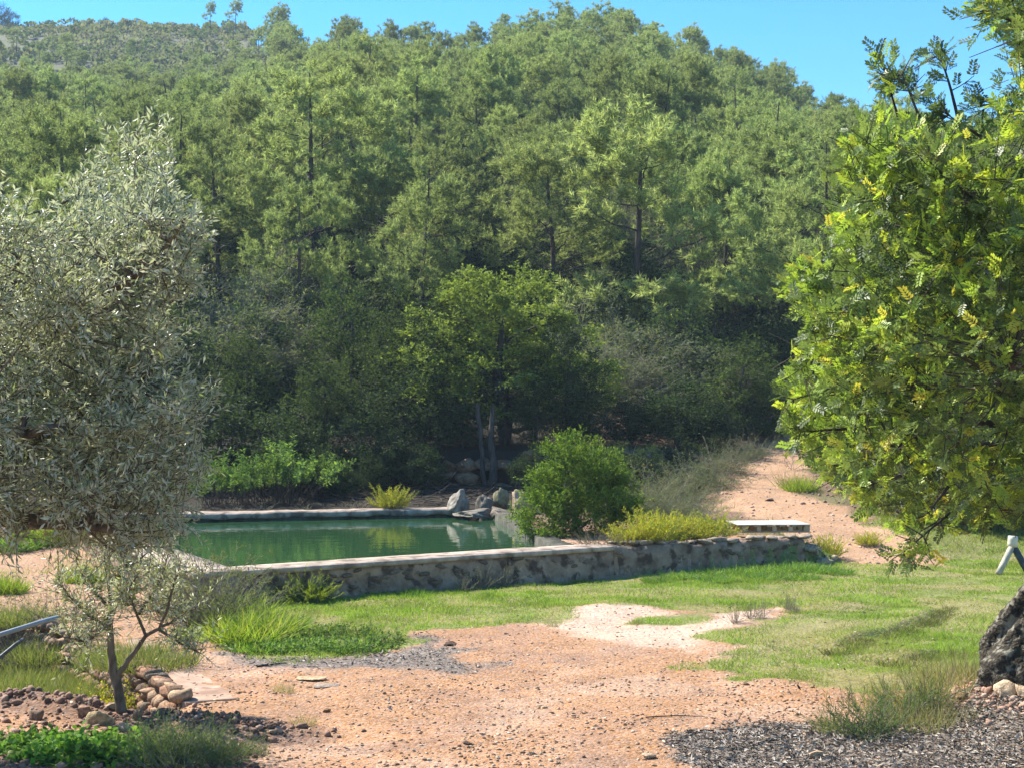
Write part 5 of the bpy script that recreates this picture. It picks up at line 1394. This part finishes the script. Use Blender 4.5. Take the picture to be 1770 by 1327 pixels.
for i, (px, py, s) in enumerate(((525, 1245, .35), (545, 1060, .3), (490, 1192, .35), (955, 1080, .3), (1430, 1262, .45), (1100, 1075, .3))):
    one('sparse_tuft', 'tiny sparse tuft on the open ground', 'grass', DRY, px, py, s, 'tiny sparse tufts on the open ground')
# ---- turf
def scatter_blades(rng, n, region, mask, zf, h, wdt, cols, wts, lean=.7, tmpl=BL1, pw=1.0):
    x0, x1, y0, y1 = region
    # more blades near the viewer
    y = y0 + (y1 - y0) * rng.random(n) ** pw; x = rng.uniform(-.42, .42, n) * y; 
    k_ = (x > x0) & (x < x1); x, y = x[k_], y[k_]
    m = mask(x, y); k_ = rng.random(len(x)) < m; x, y = x[k_], y[k_]
    n = len(x); z = zf(x, y) - .004
    D = rng.normal(size=(n, 3)) * lean; D[:, 2] = 1
    hv = h * rng.uniform(.4, 1.2, n) * (1 + 1.1 * fbm(x * .9, y * .9, 91, 3) + .9 * fbm(x * 4, y * 4, 92, 2))
    D2 = unit(D)
    c = pal(n, cols, wts, rng, .2)
    dry = sstep(.0, .3, fbm(x * 1.1, y * 1.1, 93, 4))[:, None] * .28
    c = c * (1 - dry) + np.array([.36, .31, .13]) * dry
    c = c * (1 + .5 * fbm(x * 3.1, y * 3.1, 97, 3))[:, None]
    W_ = wdt * (y / 14)
    return put(*tmpl, np.stack([x, y, z], 1), D2, rdirs(n, rng), np.stack([hv, W_, hv], 1), c)
rng = np.random.default_rng(71)
mb = MB()
mb.add(*scatter_blades(rng, 760000, (-5, 11, 10.5, 27), lambda x, y: m_lawn(x, y) * (sdpoly(x, y, BANK) < 0) * (1 - m_path(x, y)) * (.4 + .6 * sstep(-.2, .12, fbm(x * 1.3, y * 1.3, 95, 4))), zg, .045, .0065, [(.23, .33, .045), (.17, .26, .04), (.31, .37, .065)], [3, 3, 2], pw=1.3))
o = obj('grass', mb.me('grass', M['grass'])); tag(o, 'short patchy green turf between the reservoir wall and the gravel', 'grass', kind='stuff')
print('blades', mb.n / 3)
mb = MB()
mb.add(*scatter_blades(rng, 60000, (1.5, 14, 23.2, 36), lambda x, y: (1 - m_path(x, y)) * sstep(-.25, .1, fbm(x * .8, y * .8, 71, 3)) * .9, zg, .13, .007, [(.2, .2, .07), (.26, .23, .11), (.14, .18, .05)], [3, 2, 2]))
mb.add(*scatter_blades(rng, 16000, (-14, -3, 16, 26), lambda x, y: sstep(.05, .25, fbm(x * .8, y * .8, 72, 3)) * (sdpoly(x, y, POND) < -.7), zg, .10, .007, [(.2, .24, .06), (.26, .25, .11)], [2, 1]))
o = obj('rough_grass', mb.me('rough_grass', M['grass'])); tag(o, 'rough dry-tipped grass on the banks beside the path', 'grass', kind='stuff')
# leaf litter
# ---- gravel
def stones(rng, n, mask, ylo, yhi, smin, smax, cols, wts, pw=1.5, uu=.42, hh=.45, sink=.3):
    y = ylo + (yhi - ylo) * rng.random(n) ** pw; x = rng.uniform(-uu, uu, n) * y
    k_ = rng.random(n) < mask(x, y); x, y = x[k_], y[k_]; n = len(x)
    s = smin + (smax - smin) * rng.random(n) ** 4
    z = zg(x, y) + s * hh * (.5 - sink)
    bm = bmesh.new(); bmesh.ops.create_icosphere(bm, subdivisions=1, radius=.5); tv = np.array([v.co[:] for v in bm.verts]); tf = np.array([[v.index for v in f.verts] for f in bm.faces]); bm.free()
    d = rdirs(n, rng); d[:, 2] *= .3; nn = np.array([0, 0, 1.]) + rng.normal(size=(n, 3)) * .25
    S = np.stack([s * rng.uniform(.8, 1.3, n), s * rng.uniform(.7, 1.0, n), s * hh * rng.uniform(.7, 1.2, n)], 1)
    v, f, c = put(tv, tf, np.stack([x, y, z], 1), unit(d), nn, S, pal(n, cols, wts, rng, .2))
    v = v.reshape(n, 12, 3); cen = v.mean(1, keepdims=True); v = cen + (v - cen) * rng.uniform(.72, 1.22, (n, 12, 1))
    return v.reshape(-1, 3), f, c
bare = lambda x, y: (1 - m_lawn(x, y)) * (1 - .5 * m_mulch(x, y)) * (sdpoly(x, y, POND) < -.6) * (.35 + .65 * sstep(-.2, .25, fbm(x * 1.3, y * 1.3, 81, 3)))
SC = [(.44, .275, .165), (.39, .23, .135), (.52, .38, .26), (.33, .19, .13), (.56, .46, .34)]
mb = MB(); rng = np.random.default_rng(81)
mb.add(*stones(rng, 24000, bare, 8.6, 12.5, .007, .042, SC, [4, 4, 2, 1.5, 1], 1.1))
mb.add(*stones(rng, 9000, bare, 12.5, 20, .010, .04, SC, [4, 4, 2, 1.5, 1], 1.2))
o = obj('gravel', mb.me('gravel', M['pebble'])); tag(o, 'loose orange and cream gravel covering the open ground', 'gravel', kind='stuff')
mb = MB()
mb.add(*stones(rng, 5000, lambda x, y: m_path(x, y), 22, 38, .03, .11, [(.46, .30, .22), (.52, .38, .29), (.34, .22, .16)], [3, 2, 1], 1.0, .3))
mb.add(*stones(rng, 5000, lambda x, y: sstep(-3.3, -4.2, x) * (sdpoly(x, y, POND) < -.8), 15.5, 22, .015, .06, [(.46, .32, .25), (.52, .40, .32)], [3, 2], 1.0, .42))
o = obj('path_gravel', mb.me('path_gravel', M['pebble'])); tag(o, 'pinkish stony gravel of the path climbing away and the side track', 'gravel', kind='stuff')
print('gravel tris')
# soil clods on the berm and left soil
mb = MB()
def clodm(x, y): 
    d_, s_, p_ = sdline(x, y, BERM); return np.maximum(np.exp(-(d_ / .2) ** 2), sstep(-.1, .1, sdpoly(x, y, WEEDY_L)) * .35 + .25 * ((x < -2.4) & (y < 11.4) & (y > 9.9)))
mb.add(*stones(rng, 26000, clodm, 8.8, 12.4, .012, .085, [(.30, .18, .125), (.22, .13, .09), (.38, .26, .19), (.16, .10, .07)], [3, 3, 1.5, 2], 1.0, .42, .75))
m4 = lambda x, y: np.exp(-(((x - 3.9) / .45) ** 2 + ((y - 10.9) / .4) ** 2))
mb.add(*stones(rng, 30000, m4, 10, 12, .012, .08, [(.42, .26, .19), (.34, .2, .14), (.48, .36, .27)], [3, 2, 1], 1.0, .42, .75))
mb.add(*stones(rng, 9000, lambda x, y: np.exp(-(((x - 7.3) / 1.1) ** 2 + ((y - 30) / 2.0) ** 2)), 26, 33, .02, .10, [(.36, .25, .2), (.3, .2, .16)], [3, 2], 1.0, .4, .75))
o = obj('soil_clods', mb.me('soil_clods', M['pebble'])); tag(o, 'crumbled reddish soil clods on the berm and mounds', 'soil', kind='stuff')
# ---- wood chip / leaf litter
mb = MB()
def chips(n, ylo, yhi, L0, mask=m_mulch):
    y = ylo + (yhi - ylo) * rng.random(n); x = rng.uniform(-.42, .42, n) * y
    k_ = rng.random(n) < mask(x, y); x, y = x[k_], y[k_]; n = len(x)
    d = rdirs(n, rng); d[:, 2] *= .25; nn = np.array([0, 0, 1.]) + rng.normal(size=(n, 3)) * .5
    Ls = L0 * rng.uniform(.4, 1.3, n)
    mb.add(*put(*LEAF, np.stack([x, y, zg(x, y) + rng.uniform(.002, .02, n)], 1), unit(d), nn, np.stack([Ls, Ls * rng.uniform(.1, .4, n), Ls], 1), pal(n, [(.32, .275, .235), (.23, .19, .155), (.45, .40, .34), (.10, .08, .065), (.34, .25, .17)], [3, 3, 2, 2, 1], rng, .2)))
chips(75000, 8.7, 11.2, .05)
chips(26000, 11.2, 15, .05)
chips(30000, 9.5, 20, .05, lambda x, y: .06 + .15 * sstep(0, .3, fbm(x * 1.7, y * 1.7, 88, 3)) * (1 - m_lawn(x, y)))
o = obj('leaf_litter', mb.me('leaf_litter', M['chips'])); tag(o, 'grey dried leaf litter and wood chips on the ground', 'litter', kind='stuff')

# ---- individual stones and twigs
RS = 'loose stones on the soil'
def stone(px, py, wpx, hpx, seed, label, col=(1, 1, 1), group=RS, z=0.0, name='loose_stone'):
    q = G(px, py, z); sc = q[1] / F
    me = rock_mesh(name, seed, 3, M['rock'], .2, 1.0, col)
    o = obj(name, me); zz = gz(q[0], q[1]); o.location = (q[0], q[1], zz + hpx * sc * .22); o.scale = (wpx * sc, wpx * sc * .75, hpx * sc); o.rotation_euler = (0, 0, (seed % 7) * .2 - .6)
    return tag(o, label, 'stone', group)
stone(172, 1236, 52, 36, 301, 'large yellowish lichened stone at the foot of the young olive', (1.5, 1.35, .9), z=.05)
stone(146, 1216, 34, 26, 302, 'reddish brown stone just behind the large lichened one', (1.1, .75, .6), z=.08)
stone(62, 1222, 26, 24, 303, 'dark brown stone on the berm', (.9, .68, .55), z=.08)
stone(28, 1252, 16, 14, 304, 'small round brown stone on the pale soil', (.9, .75, .62), z=.08)
stone(58, 1250, 18, 14, 305, 'small round dark stone next to the brown one', (.8, .68, .58), z=.08)
stone(238, 1235, 20, 24, 306, 'upright brown stone on the slab side of the young olive', (1.1, .85, .65), z=.05)
stone(66, 1290, 40, 26, 307, 'grey stone among the broad-leaved weeds', (.75, .72, .72), z=.1)
stone(205, 1282, 26, 26, 308, 'reddish stone behind the broad-leaved weeds', (1.1, .72, .6), z=.08)
stone(215, 1246, 34, 16, 309, 'pale flat stone in front of the young olive base', (1.6, 1.4, 1.2), z=.05)
stone(188, 1212, 34, 14, 310, 'pale flat stone behind the young olive base', (1.6, 1.4, 1.1), z=.05)
stone(778, 1113, 24, 10, 311, 'flat dark brown stone lying alone where lawn meets gravel', (.55, .38, .32))
stone(565, 1222, 14, 8, 312, 'small rusty stone alone on the open gravel', (1.0, .65, .45))
stone(473, 1266, 20, 8, 313, 'small pale stone past the end of the berm', (1.9, 1.7, 1.4))
stone(1412, 1310, 26, 18, 314, 'small cream stone lying on the grey litter', (1.9, 1.6, 1.3))
stone(1663, 1232, 26, 18, 315, 'orange-brown stone at the edge of the mound', (1.3, .85, .6))
stone(1738, 1236, 40, 34, 316, 'cream stone on the mound below the old trunk', (2.0, 1.7, 1.4))
stone(1775, 1242, 36, 30, 317, 'cream stone cut by the edge of the view', (1.9, 1.65, 1.35))
stone(1700, 1188, 24, 16, 318, 'red-brown stone stuck in the soil under the old trunk', (1.1, .8, .6), z=.1)
stone(808, 1290, 16, 10, 319, 'dark rusty stone among the coarse gravel', (.7, .5, .4))
stone(940, 1216, 14, 6, 320, 'pale flat pebble in the middle of the gravel', (2.0, 1.7, 1.3))
stone(1120, 1310, 30, 12, 321, 'cream flat stone among the coarse gravel', (1.8, 1.5, 1.2))
stone(1290, 1180, 14, 8, 322, 'small brown stone near the lawn corner', (.9, .65, .5))
stone(540, 1172, 60, 7, 323, 'flat pale buried slab level with the gravel', (1.8, 1.5, 1.1))
stone(565, 1184, 46, 7, 324, 'flat grey buried slab beside the pale one', (1.3, 1.2, 1.15))
stone(1087, 988, 14, 7, 325, 'small white stone at the foot of the ragged wall', (2.2, 2.1, 1.9))
stone(1330, 868, 16, 7, 326, 'dark stone in the middle of the climbing path', (.6, .45, .4), z=.55)
def twig(px0, py0, px1, py1, r, label, seed):
    a = G(px0, py0); b = G(px1, py1); rg = np.random.default_rng(seed)
    t_ = np.linspace(0, 1, 9)[:, None]; P = a + (b - a) * t_ + rg.normal(size=(9, 3)) * .012
    P[:, 2] = zg(P[:, 0], P[:, 1]) + .012 + np.abs(P[:, 2] * 0)
    V, T = tubes(P[None], np.linspace(r, r * .5, 9)[None], 5)
    o = obj('twig', mesh('twig', V, T, M['bark'], None, True)); tag(o, label, 'twig', 'fallen twigs')
twig(1115, 1240, 1230, 1242, .006, 'long thin dark twig lying on the open gravel', 1)
twig(1190, 1272, 1270, 1264, .007, 'dark twig at the pointed end of the grey litter', 2)
twig(1310, 1290, 1385, 1272, .008, 'thick dark twig lying across the grey litter', 3)
twig(1320, 1262, 1400, 1258, .006, 'thin twig at the rim of the grey litter', 4)
twig(1600, 1215, 1690, 1180, .006, 'long pale twig reaching up to the old trunk', 5)
twig(440, 1152, 500, 1148, .012, 'weathered stick on the grey litter below the tall grass', 6)

# ================================================================== HAZE
hm = bpy.data.materials.new('air_haze')
nt, N, L = nodes(hm)
out = N.new('ShaderNodeOutputMaterial'); pv = N.new('ShaderNodeVolumePrincipled')
pv.inputs['Color'].default_value = (.68, .84, 1.0, 1); pv.inputs['Density'].default_value = .0005; pv.inputs['Anisotropy'].default_value = .0
L.new(pv.outputs[0], out.inputs['Volume'])
bm = bmesh.new(); bmesh.ops.create_cube(bm, size=1); me = bpy.data.meshes.new('haze')
for v in bm.verts: v.co = Vector((v.co.x * 1000, v.co.y * 900 + 360, v.co.z * 320 - 60))
bm.to_mesh(me); bm.free(); me.materials.append(hm)
USE_HAZE = True
if USE_HAZE:
    zlo = float(Z.min()) - 1.0; zhi = 84.0
    for v in me.vertices:
        v.co.z = zlo if v.co.z < 0 else zhi
    o = obj('haze', me); tag(o, 'thin bluish daylight haze filling the valley air', 'haze', kind='stuff')
tot = sum(len(m.polygons) for m in bpy.data.meshes)
print('unique polys', tot)
